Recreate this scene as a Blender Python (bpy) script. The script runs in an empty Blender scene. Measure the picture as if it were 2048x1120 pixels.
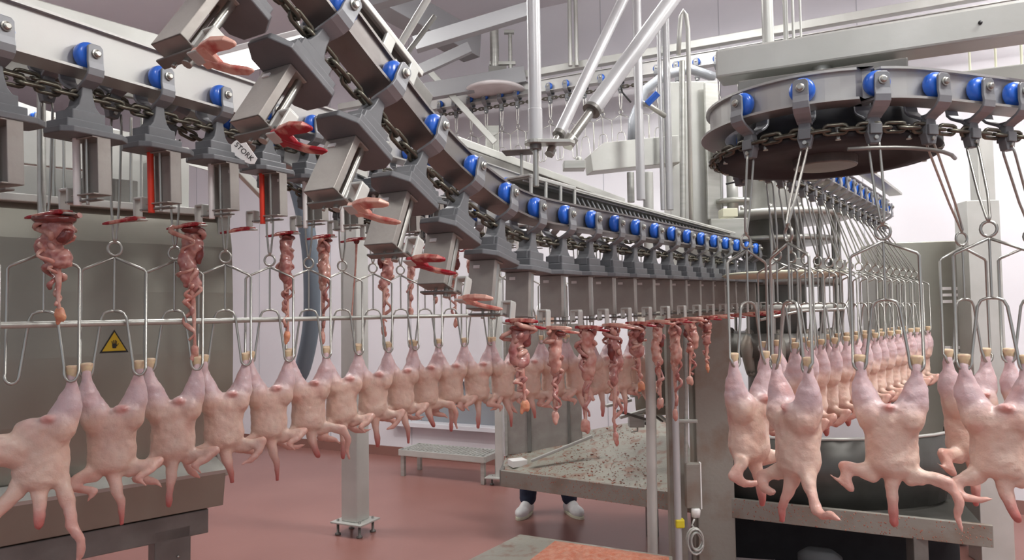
import bpy, bmesh, math, random
from mathutils import Matrix, Vector, noise
R = math.radians
random.seed(7)
C = bpy.context.scene.collection
S = bpy.context.scene

# ------------------------------------------------------------------ camera
EYE = 1.65
F = 1400.0
pitch, roll = math.atan(63 / F), 0.014
fwd = Vector((0, math.cos(pitch), math.sin(pitch)))
r0 = Vector((1, 0, 0)); u0 = Vector((0, -math.sin(pitch), math.cos(pitch)))
rr = r0 * math.cos(roll) - u0 * math.sin(roll)
uu = r0 * math.sin(roll) + u0 * math.cos(roll)
cam = bpy.data.cameras.new('camera'); camo = bpy.data.objects.new('camera', cam); C.objects.link(camo)
cam.lens = F / 2048 * 36; cam.sensor_width = 36; cam.clip_start = 0.05
M = Matrix((rr, uu, -fwd)).transposed().to_4x4(); M.translation = Vector((0, 0, EYE))
camo.matrix_world = M
S.camera = camo

def P(px, py, d):
    """point at world depth y=d along the ray of a photograph pixel"""
    v = fwd + rr * ((px - 1024) / F) + uu * ((560 - py) / F)
    return Vector((0, 0, EYE)) + v * (d / v.y)

# ------------------------------------------------------------------ world, exposure, lights
S.view_settings.view_transform = 'Standard'; S.view_settings.look = 'None'
S.view_settings.exposure = 0.16; S.view_settings.gamma = 1.0
S.view_settings.use_curve_mapping = False
W = bpy.data.worlds.new('world'); S.world = W; W.use_nodes = True
W.node_tree.nodes['Background'].inputs[0].default_value = (0.86, 0.90, 1.0, 1)
W.node_tree.nodes['Background'].inputs[1].default_value = 0.62

CEIL = 4.9
def area(x, y, z, sx, sy, e, rz=0, rx=0, col=(1, 0.98, 0.96)):
    l = bpy.data.lights.new('ceiling_lamp_and_fill', 'AREA'); l.shape = 'RECTANGLE'; l.size = sx; l.size_y = sy
    l.energy = e; l.color = col
    o = bpy.data.objects.new('ceiling_lamp_and_fill', l); C.objects.link(o)
    o.location = (x, y, z); o.rotation_euler = (rx, 0, rz)
    return o
LAMPS = [(2.6, 1.0, 95), (0.3, -0.5, 30), (-2.6, 1.4, 6), (3.6, 3.0, 60), (1.0, 4.6, 60), (-1.7, 5.2, 60), (4.6, 4.4, 30), (-4.4, 5.5, 40)]
LZ = CEIL - 0.5
for (x, y, e) in LAMPS:
    area(x, y, LZ - 0.05, 1.5, 0.22, e, R(-26))
    area(x, y, LZ + 0.14, 1.5, 0.22, 14 + e * 0.25, R(-26), R(180))  # second light facing up, added as fill to brighten the ceiling

# ------------------------------------------------------------------ materials
def mat(name, col, metal=0.0, rough=0.5, noise_amt=0.0, scale=8.0, col2=None, bump=0.0, bscale=40.0, sss=0.0,
        emit=None, estr=0.0, attr=False, stretch=None, thr=None, coat=0.0):
    m = bpy.data.materials.new(name); m.use_nodes = True
    nt = m.node_tree; b = nt.nodes['Principled BSDF']; N = nt.nodes; L = nt.links
    b.inputs['Base Color'].default_value = (*col, 1); b.inputs['Metallic'].default_value = metal
    b.inputs['Roughness'].default_value = rough
    if sss:
        b.inputs['Subsurface Weight'].default_value = sss
        b.inputs['Subsurface Radius'].default_value = (0.02, 0.008, 0.005); b.inputs['Subsurface Scale'].default_value = 0.6
    if coat: b.inputs['Coat Weight'].default_value = coat; b.inputs['Coat Roughness'].default_value = 0.15
    if emit: b.inputs['Emission Color'].default_value = (*emit, 1); b.inputs['Emission Strength'].default_value = estr
    tc = N.new('ShaderNodeTexCoord'); src = tc.outputs['Object']
    if stretch:
        mp = N.new('ShaderNodeMapping'); mp.inputs['Scale'].default_value = stretch; L.new(src, mp.inputs[0]); src = mp.outputs[0]
    base = None
    if attr:
        a = N.new('ShaderNodeAttribute'); a.attribute_name = 'Col'; base = a.outputs['Color']; L.new(base, b.inputs['Base Color'])
    if col2:
        nz = N.new('ShaderNodeTexNoise'); nz.inputs['Scale'].default_value = scale; nz.inputs['Detail'].default_value = 6; L.new(src, nz.inputs['Vector'])
        rp = N.new('ShaderNodeValToRGB'); lo, hi = thr or (0.35, 0.65)
        rp.color_ramp.elements[0].position = lo; rp.color_ramp.elements[1].position = hi
        rp.color_ramp.elements[0].color = (0, 0, 0, 1); rp.color_ramp.elements[1].color = (1, 1, 1, 1)
        L.new(nz.outputs['Fac'], rp.inputs[0])
        mx = N.new('ShaderNodeMix'); mx.data_type = 'RGBA'
        L.new(rp.outputs[0], mx.inputs[0])
        mx.inputs[6].default_value = (*col, 1); mx.inputs[7].default_value = (*col2, 1)
        if attr:
            mx.blend_type = 'MIX'; L.new(base, mx.inputs[6])
            ml = N.new('ShaderNodeMix'); ml.data_type = 'RGBA'; ml.blend_type = 'MULTIPLY'; ml.inputs[0].default_value = 1
            L.new(base, ml.inputs[6]); ml.inputs[7].default_value = (*col2, 1); L.new(ml.outputs[2], mx.inputs[7])
        L.new(mx.outputs[2], b.inputs['Base Color'])
    if bump:
        nz2 = N.new('ShaderNodeTexNoise'); nz2.inputs['Scale'].default_value = bscale; nz2.inputs['Detail'].default_value = 5; L.new(src, nz2.inputs['Vector'])
        bp = N.new('ShaderNodeBump'); bp.inputs['Strength'].default_value = bump; bp.inputs['Distance'].default_value = 0.01
        L.new(nz2.outputs['Fac'], bp.inputs['Height']); L.new(bp.outputs[0], b.inputs['Normal'])
    return m

m_steel = mat('brushed_stainless', (0.50, 0.51, 0.47), 0.6, 0.40, col2=(0.42, 0.43, 0.39), scale=5, bump=0.04, bscale=60, stretch=(1, 1, 8))
m_steel_light = mat('satin_stainless', (0.58, 0.59, 0.55), 0.35, 0.42, col2=(0.50, 0.51, 0.47), scale=4, bump=0.03, bscale=50)
m_beam = mat('grey_roof_steel', (0.33, 0.335, 0.34), 0.1, 0.6)
m_tube = mat('bright_tube_steel', (0.55, 0.56, 0.56), 0.25, 0.35, col2=(0.50, 0.51, 0.51), scale=4)
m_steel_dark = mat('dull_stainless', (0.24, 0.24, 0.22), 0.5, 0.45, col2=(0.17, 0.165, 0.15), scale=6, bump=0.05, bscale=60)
m_cabinet = mat('cabinet_stainless', (0.33, 0.33, 0.28), 0.65, 0.38, col2=(0.29, 0.285, 0.24), scale=3, bump=0.02, bscale=30)
m_wire = mat('polished_wire', (0.44, 0.44, 0.40), 0.85, 0.30)
m_rail = mat('rail_steel', (0.46, 0.465, 0.44), 0.5, 0.4, col2=(0.46, 0.45, 0.43), scale=5, bump=0.03)
m_railA = mat('stained_rail_steel', (0.27, 0.26, 0.245), 0.6, 0.38, col2=(0.20, 0.18, 0.17), scale=6, bump=0.03)
m_plate = mat('stained_steel_plate', (0.40, 0.385, 0.35), 0.4, 0.42, col2=(0.33, 0.305, 0.275), scale=10, bump=0.05, bscale=60)
m_stained = mat('fat_stained_steel', (0.32, 0.31, 0.27), 0.4, 0.5, col2=(0.24, 0.165, 0.12), scale=5, thr=(0.45, 0.75), bump=0.1, bscale=50)
m_splash = mat('scrap_splashed_steel', (0.36, 0.355, 0.30), 0.3, 0.4, col2=(0.30, 0.20, 0.15), scale=14, thr=(0.50, 0.68), bump=0.25, bscale=45)
m_scrap = mat('brown_pink_scraps', (0.42, 0.19, 0.13), 0.0, 0.5, col2=(0.30, 0.09, 0.06), scale=12)
m_tub = mat('shaded_dark_steel', (0.10, 0.10, 0.09), 0.4, 0.4, col2=(0.07, 0.068, 0.06), scale=6)  # dark steel with the shade behind the right carcasses put into its colour
m_offal = mat('orange_scraps', (0.55, 0.16, 0.08), 0.0, 0.4, col2=(0.62, 0.30, 0.20), scale=30, bump=0.9, bscale=70)
m_blue = mat('blue_nylon', (0.022, 0.14, 0.64), 0.0, 0.28, coat=0.3)
m_greyp = mat('grey_plastic', (0.155, 0.162, 0.168), 0.0, 0.42, col2=(0.13, 0.137, 0.143), scale=12, bump=0.05)
m_bracket = mat('grey_bracket', (0.27, 0.28, 0.29), 0.35, 0.40, col2=(0.23, 0.24, 0.25), scale=12)
m_chain = mat('greasy_chain', (0.16, 0.155, 0.12), 0.7, 0.35, col2=(0.10, 0.09, 0.07), scale=30)
m_white = mat('white_plastic', (0.88, 0.88, 0.85), 0, 0.4)
m_red = mat('red_plastic', (0.78, 0.05, 0.02), 0, 0.35)
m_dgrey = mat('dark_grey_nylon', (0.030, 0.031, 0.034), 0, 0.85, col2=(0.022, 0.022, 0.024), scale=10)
m_dark = mat('dark_rubber', (0.03, 0.03, 0.03), 0, 0.5)
m_fork = mat('bloodied_fork', (0.66, 0.34, 0.26), 0.1, 0.25, col2=(0.33, 0.012, 0.022), scale=20, thr=(0.38, 0.52), bump=0.1)
m_fork_pale = mat('pale_fork', (0.72, 0.42, 0.33), 0.1, 0.3, col2=(0.50, 0.10, 0.08), scale=30, thr=(0.5, 0.7), bump=0.1)
m_skin = mat('chicken_skin', (0.7, 0.5, 0.45), 0, 0.38, attr=True, col2=(0.90, 0.76, 0.74), scale=14, thr=(0.35, 0.75), bump=0.35, bscale=55, sss=0.25, coat=0.15)
m_hock = mat('yellow_hock', (0.72, 0.59, 0.36), 0, 0.5, col2=(0.60, 0.42, 0.30), scale=60, sss=0.15)
m_gut = mat('pink_gut', (0.50, 0.26, 0.22), 0, 0.25, col2=(0.34, 0.11, 0.10), scale=40, thr=(0.4, 0.65), sss=0.15, coat=0.4)
m_gut2 = mat('rosy_gut', (0.60, 0.36, 0.29), 0, 0.25, col2=(0.48, 0.19, 0.15), scale=35, thr=(0.4, 0.65), sss=0.15, coat=0.4)
m_liver = mat('dark_liver', (0.20, 0.035, 0.03), 0, 0.2, col2=(0.12, 0.03, 0.025), scale=30, coat=0.5)
m_fat = mat('orange_fat', (0.72, 0.36, 0.20), 0, 0.35, col2=(0.62, 0.24, 0.15), scale=50, sss=0.2, bump=0.4)
m_yellow = mat('sign_yellow', (0.62, 0.42, 0.02), 0, 0.5)
m_black = mat('black_print', (0.02, 0.018, 0.015), 0, 0.5)
m_tape = mat('yellow_tape', (0.75, 0.62, 0.03), 0, 0.5)
m_hose = mat('blue_grey_hose', (0.15, 0.19, 0.23), 0, 0.5)
m_floor = mat('red_resin_floor', (0.31, 0.145, 0.122), 0, 0.30, col2=(0.27, 0.120, 0.100), scale=1.2, bump=0.03, bscale=60)
m_kerb = mat('red_resin_kerb', (0.20, 0.085, 0.065), 0, 0.4)
m_wall = mat('white_wall_panel', (0.78, 0.77, 0.80), 0, 0.45, col2=(0.74, 0.73, 0.76), scale=1.5)
m_ceil = mat('white_ceiling_panel', (0.74, 0.74, 0.77), 0, 0.5, col2=(0.70, 0.70, 0.73), scale=1.5)
m_joint = mat('panel_joint', (0.50, 0.50, 0.53), 0, 0.6)
m_lamp = mat('lamp_diffuser', (0.9, 0.9, 0.9), 0, 0.5, emit=(1, 1, 1), estr=4.0)
m_navy = mat('navy_cloth', (0.02, 0.03, 0.06), 0, 0.8)
m_coat = mat('white_cloth', (0.75, 0.75, 0.76), 0, 0.8)
m_boot = mat('white_shoe', (0.80, 0.80, 0.78), 0, 0.4)
m_face = mat('skin', (0.58, 0.36, 0.27), 0, 0.5, sss=0.1)
m_disc = mat('white_nylon_disc', (0.70, 0.66, 0.65), 0, 0.5, col2=(0.60, 0.55, 0.54), scale=4)
m_cream = mat('cream_plastic', (0.66, 0.66, 0.50), 0, 0.4)
m_glass = mat('window_glass', (0.30, 0.32, 0.34), 0.0, 0.15)

# ------------------------------------------------------------------ mesh helpers
class MB:
    def __init__(s): s.v = []; s.f = []; s.sm = []
    def add(s, vs, fs, smooth=False, M=None):
        o = len(s.v)
        s.v += [tuple(M @ Vector(p)) if M else tuple(p) for p in vs]
        s.f += [tuple(i + o for i in f) for f in fs]; s.sm += [smooth] * len(fs)
        return s
    def box(s, c, d, M=None):
        x, y, z = c; a, b, e = d[0] / 2, d[1] / 2, d[2] / 2
        vs = [(x + i * a, y + j * b, z + k * e) for i in (-1, 1) for j in (-1, 1) for k in (-1, 1)]
        return s.add(vs, [(0, 1, 3, 2), (4, 6, 7, 5), (0, 4, 5, 1), (2, 3, 7, 6), (0, 2, 6, 4), (1, 5, 7, 3)], False, M)
    def tube(s, pts, r, n=8, closed=False, caps=True, flat=None):
        pts = [Vector(p) for p in pts]; k = len(pts)
        rs = r if isinstance(r, (list, tuple)) else [r] * k
        up = None; rings = []
        for i in range(k):
            if closed: t = (pts[(i + 1) % k] - pts[i - 1])
            else: t = pts[min(i + 1, k - 1)] - pts[max(i - 1, 0)]
            t = t.normalized() if t.length > 1e-9 else Vector((0, 0, 1))
            if up is None:
                up = t.orthogonal().normalized()
                if flat is not None:
                    up = (Vector(flat) - t * t.dot(Vector(flat))).normalized()
            else:
                up = (up - t * up.dot(t))
                up = up.normalized() if up.length > 1e-6 else t.orthogonal().normalized()
            w = t.cross(up)
            rings.append([pts[i] + (up * math.cos(a) + w * math.sin(a)) * rs[i] for a in [2 * math.pi * j / n for j in range(n)]])
        vs = [p for ring in rings for p in ring]; fs = []
        m = k if closed else k - 1
        for i in range(m):
            a = i * n; b = ((i + 1) % k) * n
            for j in range(n): fs.append((a + j, a + (j + 1) % n, b + (j + 1) % n, b + j))
        s.add(vs, fs, True)
        if caps and not closed:
            if k == 2:   # a straight bar: extra rings near the ends keep the side normals true
                del s.v[-len(vs):]; del s.f[-len(fs):]; del s.sm[-len(fs):]
                a0, a1 = rings; e = min(0.2, 0.003 / max(1e-6, (pts[1] - pts[0]).length))
                R4 = [a0, [p.lerp(q, e) for p, q in zip(a0, a1)], [q.lerp(p, e) for p, q in zip(a0, a1)], a1]
                s.add([p for g in R4 for p in g], [(i * n + j, i * n + (j + 1) % n, (i + 1) * n + (j + 1) % n, (i + 1) * n + j) for i in range(3) for j in range(n)], True)
                k = 4; vs = range(4 * n)
            o = len(s.v) - len(vs)
            s.f.append(tuple(o + j for j in reversed(range(n)))); s.sm.append(False)
            s.f.append(tuple(o + (k - 1) * n + j for j in range(n))); s.sm.append(False)
        return s
    def lathe(s, prof, n=20, M=None, smooth=True):
        """prof: (radius, height) list, axis z"""
        vs = []; fs = []
        for (r, z) in prof:
            for j in range(n):
                a = 2 * math.pi * j / n; vs.append((r * math.cos(a), r * math.sin(a), z))
        for i in range(len(prof) - 1):
            for j in range(n):
                fs.append((i * n + j, i * n + (j + 1) % n, (i + 1) * n + (j + 1) % n, (i + 1) * n + j))
        fs.append(tuple(reversed(range(n)))); fs.append(tuple((len(prof) - 1) * n + j for j in range(n)))
        return s.add(vs, fs, smooth, M)
    def prism(s, out, z0, z1, M=None, smooth=False):
        n = len(out)
        vs = [(x, y, z0) for x, y in out] + [(x, y, z1) for x, y in out]
        fs = [tuple(reversed(range(n))), tuple(range(n, 2 * n))] + [(i, (i + 1) % n, n + (i + 1) % n, n + i) for i in range(n)]
        return s.add(vs, fs, smooth, M)
    def ell(s, c, r, M=None, n=12, m=8):
        vs = [(c[0], c[1], c[2] + r[2])]; fs = []
        for i in range(1, m):
            t = math.pi * i / m
            for j in range(n):
                a = 2 * math.pi * j / n
                vs.append((c[0] + r[0] * math.sin(t) * math.cos(a), c[1] + r[1] * math.sin(t) * math.sin(a), c[2] + r[2] * math.cos(t)))
        vs.append((c[0], c[1], c[2] - r[2]))
        for j in range(n): fs.append((0, 1 + j, 1 + (j + 1) % n))
        for i in range(m - 2):
            for j in range(n):
                a = 1 + i * n; b = a + n
                fs.append((a + j, b + j, b + (j + 1) % n, a + (j + 1) % n))
        l = len(vs) - 1; a = 1 + (m - 2) * n
        for j in range(n): fs.append((a + j, l, a + (j + 1) % n))
        return s.add(vs, fs, True, M)
    def limb(s, pts, rs, n=10, straight=False):
        """tapered limb with rounded ends"""
        pts = [Vector(p) for p in pts]
        P2 = []; R2 = []
        for i in range(len(pts) - 1):
            for k in range(4):
                t = k / 4
                p0 = pts[max(i - 1, 0)]; p1 = pts[i]; p2 = pts[i + 1]; p3 = pts[min(i + 2, len(pts) - 1)]
                if straight: P2.append(p1.lerp(p2, t)); R2.append(rs[i] * (1 - t) + rs[i + 1] * t); continue
                q = 0.5 * ((2 * p1) + (p2 - p0) * t + (2 * p0 - 5 * p1 + 4 * p2 - p3) * t * t + (3 * p1 - p0 - 3 * p2 + p3) * t ** 3)
                P2.append(q); R2.append(rs[i] * (1 - t) + rs[i + 1] * t)
        P2.append(pts[-1]); R2.append(rs[-1])
        s.tube(P2, R2, n)
        s.ell(pts[0], (rs[0],) * 3, n=10, m=6); s.ell(pts[-1], (rs[-1],) * 3, n=10, m=6)
        return s
    def mesh(s, name):
        me = bpy.data.meshes.new(name); me.from_pydata(s.v, [], s.f); me.update()
        me.polygons.foreach_set('use_smooth', s.sm)
        bm = bmesh.new(); bm.from_mesh(me); bmesh.ops.recalc_face_normals(bm, faces=bm.faces); bm.to_mesh(me); bm.free()
        return me
    def build(s, name, m, parent=None, bevel=0, me=None):
        me = me or s.mesh(name)
        if not me.materials: me.materials.append(m)
        o = bpy.data.objects.new(name, me); C.objects.link(o)
        if parent: o.parent = parent
        if bevel:
            b = o.modifiers.new('bevel', 'BEVEL'); b.width = bevel; b.segments = 2; b.limit_method = 'ANGLE'; b.angle_limit = R(40)
            b.harden_normals = False
        return o

def tag(o, label=None, cat=None, group=None, kind=None):
    if label: o['label'] = label
    if cat: o['category'] = cat
    if group: o['group'] = group
    if kind: o['kind'] = kind
    return o
def empty(name, label, cat, loc=(0, 0, 0), rz=0, group=None, M=None):
    o = bpy.data.objects.new(name, None); C.objects.link(o); o.empty_display_size = 0.05
    if M is not None: o.matrix_world = M
    else: o.location = loc; o.rotation_euler = (0, 0, rz)
    return tag(o, label, cat, group)
KIDS = {}
def kids(o):
    return [c for c in C.objects if c.parent == o]
def dup(root, M, label=None, group=None):
    if root.name not in KIDS:
        KIDS[root.name] = [(c, kids(c)) for c in kids(root)]
    r = root.copy(); C.objects.link(r); r.matrix_world = M
    if label: r['label'] = label
    if group: r['group'] = group
    for c, gs in KIDS[root.name]:
        d = c.copy(); C.objects.link(d); d.parent = r
        for g in gs:
            e = g.copy(); C.objects.link(e); e.parent = d
    return r
def kill(root):
    for c, gs in KIDS.get(root.name, []):
        for g in gs: bpy.data.objects.remove(g)
        bpy.data.objects.remove(c)
    bpy.data.objects.remove(root)
def frame(o, X, Z=Vector((0, 0, 1))):
    X = Vector(X).normalized(); Z = Vector(Z); Z = (Z - X * X.dot(Z)).normalized(); Y = Z.cross(X)
    m = Matrix((X, Y, Z)).transposed().to_4x4(); m.translation = Vector(o); return m
def rotz(loc, a):
    return Matrix.Translation(Vector(loc)) @ Matrix.Rotation(a, 4, 'Z')
def beam(name, a, b, w, h, m, up=(0, 0, 1), bevel=0.004, parent=None):
    """rectangular bar from a to b; w across, h along up"""
    a = Vector(a); b = Vector(b); L = (b - a).length
    fm = frame(a, b - a, Vector(up))
    mb = MB().box((L / 2, 0, 0), (L, w, h))
    o = mb.build(name, m, parent, bevel=bevel); o.matrix_world = fm
    return o
def vbox(name, c, d, rz, m, bevel=0.004):
    o = MB().box((0, 0, 0), d).build(name, m, None, bevel); o.location = c; o.rotation_euler = (0, 0, rz); return o
ORD = ['first', 'second', 'third', 'fourth', 'fifth', 'sixth', 'seventh', 'eighth', 'ninth', 'tenth', 'eleventh', 'twelfth', 'thirteenth',
       'fourteenth', 'fifteenth', 'sixteenth', 'seventeenth', 'eighteenth', 'nineteenth', 'twentieth', 'twenty-first', 'twenty-second',
       'twenty-third', 'twenty-fourth', 'twenty-fifth', 'twenty-sixth', 'twenty-seventh', 'twenty-eighth', 'twenty-ninth', 'thirtieth',
       'thirty-first', 'thirty-second', 'thirty-third', 'thirty-fourth']

# ------------------------------------------------------------------ the room
tag(MB().box((0, 0, -0.05), (26, 30, 0.1)).build('floor', m_floor), kind='structure').location = (0, 6, 0)
wdir = Vector((2.9, -1.4, 0)).normalized(); w0 = Vector((-0.24, 7.67, 0)); wn = Vector((-wdir.y, wdir.x, 0))  # wn points away from the camera
a = w0 - wdir * 9; wang = math.atan2(wdir.y, wdir.x)
# rear wall with a window opening behind the carcass row (local u along wall, v = height)
U0 = 9.0; WX0, WX1, WZ0, WZ1 = U0 - 1.22, U0 + 0.10, 0.40, 0.88
mb = MB()
T = 0.12
mb.box((WX0 / 2, T / 2, 2.5), (WX0, T, 5)); mb.box(((WX1 + 18) / 2, T / 2, 2.5), (18 - WX1, T, 5))
mb.box(((WX0 + WX1) / 2, T / 2, WZ0 / 2), (WX1 - WX0, T, WZ0)); mb.box(((WX0 + WX1) / 2, T / 2, (WZ1 + 5) / 2), (WX1 - WX0, T, 5 - WZ1))
wall = mb.build('wall_back', m_wall); wall.location = a; wall.rotation_euler = (0, 0, wang); tag(wall, kind='structure')
mb = MB()
for k in range(1, 16): mb.box((k * 1.18 - 0.3, -0.002, 2.45), (0.008, 0.006, 4.9))
jt = mb.build('trim_1', m_joint); jt.location = a; jt.rotation_euler = (0, 0, wang); tag(jt, kind='structure')
kb = MB().prism([(-0.05, 0), (0, 0), (0, 0.1), (-0.02, 0.1)], 0, 18).build('baseboard_back', m_kerb)
kb.matrix_world = Matrix.Translation(a) @ Matrix.Rotation(wang, 4, 'Z') @ Matrix(((0, 0, 1, 0), (1, 0, 0, 0), (0, 1, 0, 0), (0, 0, 0, 1)))
tag(kb, kind='structure')
win = MB().box((0, 0.09, 0), (WX1 - WX0, 0.01, WZ1 - WZ0)).build('window_1', m_glass)
win.location = a + wdir * ((WX0 + WX1) / 2) + Vector((0, 0, (WZ0 + WZ1) / 2)); win.rotation_euler = (0, 0, wang); tag(win, kind='structure')
MB().box((0, -0.03, -0.26), (WX1 - WX0 + 0.1, 0.14, 0.05)).build('window_sill', m_wall, win, 0.004)
fr = MB()
for s in (-1, 1): fr.box((s * (WX1 - WX0) / 2, 0.0, 0), (0.05, 0.14, WZ1 - WZ0))
fr.build('window_frame', m_wall, win, 0.003)
# ceiling in sloping courses with structural frame
tag(MB().box((0, 5.5, CEIL + 0.05), (26, 16, 0.1)).build('ceiling', m_ceil), kind='structure')
wl = MB().box((0, 0, 2.5), (0.1, 14, 5)).build('wall_left', m_wall); wl.location = (-7.6, 5, 0); tag(wl, kind='structure')
wr = MB().box((0, 0, 2.5), (0.1, 12, 5)).build('wall_right', m_wall); wr.location = (7.5, 2.5, 0); tag(wr, kind='structure')

def cbeam(p, q, w, h, nm='ceiling_beam', lab='', m=m_beam):
    o = beam(nm, p, q, w, h, m); return tag(o, lab, 'beam')
cbeam(P(560, -120, 5.2), P(945, 95, 6.9), 0.22, 0.26, lab='long grey roof beam running back above the central conveyor')
cbeam(P(760, 200, 6.9), P(1050, 150, 6.9), 0.10, 0.16, lab='pale roof beam crossing level left of the vertical steel tube')
cbeam(P(830, 90, 5.9), P(1060, 20, 5.9), 0.10, 0.12, lab='higher pale roof beam crossing just under the ceiling')
cbeam(P(620, 30, 4.6), P(1100, -110, 4.6), 0.10, 0.16, lab='short roof cross beam at the top above the rising rail')
cbeam(P(820, 150, 6.4), P(940, 95, 6.4), 0.06, 0.10, lab='small cross strut of the roof frame left of the hanging drive')
for i, (x, y, e) in enumerate(LAMPS):
    t = empty('ceiling_lamp', 'long white fluorescent lamp under the ceiling, %s' % ['right of the camera', 'above the camera', 'left of the camera', 'above the right wheel', 'above the carousel', 'above the left of the rear wall', 'by the right rear wall', 'at the far left'][i], 'lamp', (x, y, LZ), R(-26))
    MB().box((0, 0, 0.06), (1.5, 0.2, 0.12)).build('housing', m_white, t, 0.01)
    MB().box((0, 0, -0.02), (1.46, 0.16, 0.04)).build('diffuser', m_lamp, t, 0.01)
    for sx in (-0.5, 0.5): MB().tube([(sx, 0, 0.12), (sx, 0, 0.5)], 0.006).build('hanger', m_steel, t)
# hanging lamp seen at the upper left
pa, pb = P(415, 140, 5.0), P(640, 82, 4.9)
t = empty('hanging_lamp', 'bright white tube lamp glowing behind the tilted carriers', 'lamp', M=frame((pa + pb) / 2, pb - pa))
Lh = (pb - pa).length
MB().box((0, 0, 0.05), (Lh, 0.22, 0.05)).build('housing', m_white, t, 0.01)
MB().box((0, 0, -0.01), (Lh - 0.04, 0.18, 0.08)).build('diffuser', m_lamp, t, 0.01)
for s in (-1, 1): MB().tube([(s * Lh * 0.35, 0, 0.07), (s * Lh * 0.35, 0, CEIL - (pa.z + pb.z) / 2)], 0.006).build('hanger', m_steel, t)

# ------------------------------------------------------------------ conveyor parts
def chain_link():
    L, w, r = 0.040, 0.0125, 0.0058; pts = []
    for k in range(6): a = -math.pi / 2 + math.pi * k / 5; pts.append((L / 2 + w * math.cos(a), w * math.sin(a), 0))
    for k in range(6): a = math.pi / 2 + math.pi * k / 5; pts.append((-L / 2 + w * math.cos(a), w * math.sin(a), 0))
    return MB().tube(pts, r, 6, closed=True).mesh('link')
LINK = chain_link(); LINK.materials.append(m_chain)

class Path:
    def __init__(s, pts, n=12):
        pts = [Vector(p) for p in pts]; Q = []
        for i in range(len(pts) - 1):
            p0 = pts[max(i - 1, 0)] if i else 2 * pts[0] - pts[1]; p1 = pts[i]; p2 = pts[i + 1]
            p3 = pts[i + 2] if i + 2 < len(pts) else 2 * pts[-1] - pts[-2]
            for k in range(n):
                t = k / n
                Q.append(0.5 * ((2 * p1) + (p2 - p0) * t + (2 * p0 - 5 * p1 + 4 * p2 - p3) * t * t + (3 * p1 - p0 - 3 * p2 + p3) * t ** 3))
        Q.append(pts[-1]); s.q = Q; s.a = [0]
        for i in range(1, len(Q)): s.a.append(s.a[-1] + (Q[i] - Q[i - 1]).length)
        s.len = s.a[-1]
    def at(s, d):
        d = max(0, min(s.len, d)); i = 0
        lo, hi = 0, len(s.a) - 1
        while hi - lo > 1:
            m = (lo + hi) // 2
            if s.a[m] <= d: lo = m
            else: hi = m
        t = (d - s.a[lo]) / max(1e-9, s.a[hi] - s.a[lo]); p = s.q[lo].lerp(s.q[hi], t)
        i0 = max(lo - 1, 0); i1 = min(hi + 1, len(s.q) - 1)
        return p, (s.q[i1] - s.q[i0]).normalized()
    def F(s, d):
        p, t = s.at(d); return frame(p, t)

def sweep(name, path, prof, m, parent=None, step=0.08, s0=0, s1=None, bevel=0):
    """closed profile (y, z) swept along the path"""
    s1 = path.len if s1 is None else s1; n = max(2, int((s1 - s0) / step) + 1)
    mb = MB(); k = len(prof); vs = []; fs = []
    for i in range(n):
        Fm = path.F(s0 + (s1 - s0) * i / (n - 1))
        vs += [Fm @ Vector((0, y, z)) for y, z in prof]
    for i in range(n - 1):
        for j in range(k): fs.append((i * k + j, i * k + (j + 1) % k, (i + 1) * k + (j + 1) % k, (i + 1) * k + j))
    fs.append(tuple(range(k))); fs.append(tuple((n - 1) * k + j for j in reversed(range(k))))
    mb.add(vs, fs, False)
    return mb.build(name, m, parent, bevel)

def ibeam(w=0.045, zb=-0.045, zt=0.085, tw=0.008, tf=0.007, wt=0.022):
    return [(-w, zb), (w, zb), (w, zb + tf), (tw, zb + tf), (tw, zt - tf), (wt, zt - tf), (wt, zt), (-wt, zt), (-wt, zt - tf), (-tw, zt - tf), (-tw, zb + tf), (-w, zb + tf)]

def make_chain(path, z, label, s0=0, s1=None, pitch=0.045, most=98):
    s1 = path.len if s1 is None else s1
    root = empty('conveyor_chain', label, 'chain', path.at(s0)[0] + Vector((0, 0, z)))
    inv = Matrix.Translation(-root.location)
    n = int((s1 - s0) / pitch); rest = MB()
    for i in range(n):
        Fm = inv @ path.F(s0 + i * pitch) @ Matrix.Translation((0, 0, z)) @ Matrix.Rotation(R(90) * (i % 2) + R(20), 4, 'X')
        if i < most:
            o = bpy.data.objects.new('link', LINK); C.objects.link(o); o.parent = root; o.matrix_local = Fm
        else:
            rest.add([v.co for v in LINK.vertices], [tuple(p.vertices) for p in LINK.polygons], True, Fm)
    if rest.v:
        tag(rest.build('link', m_chain, root), kind='stuff')
    return root

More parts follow.
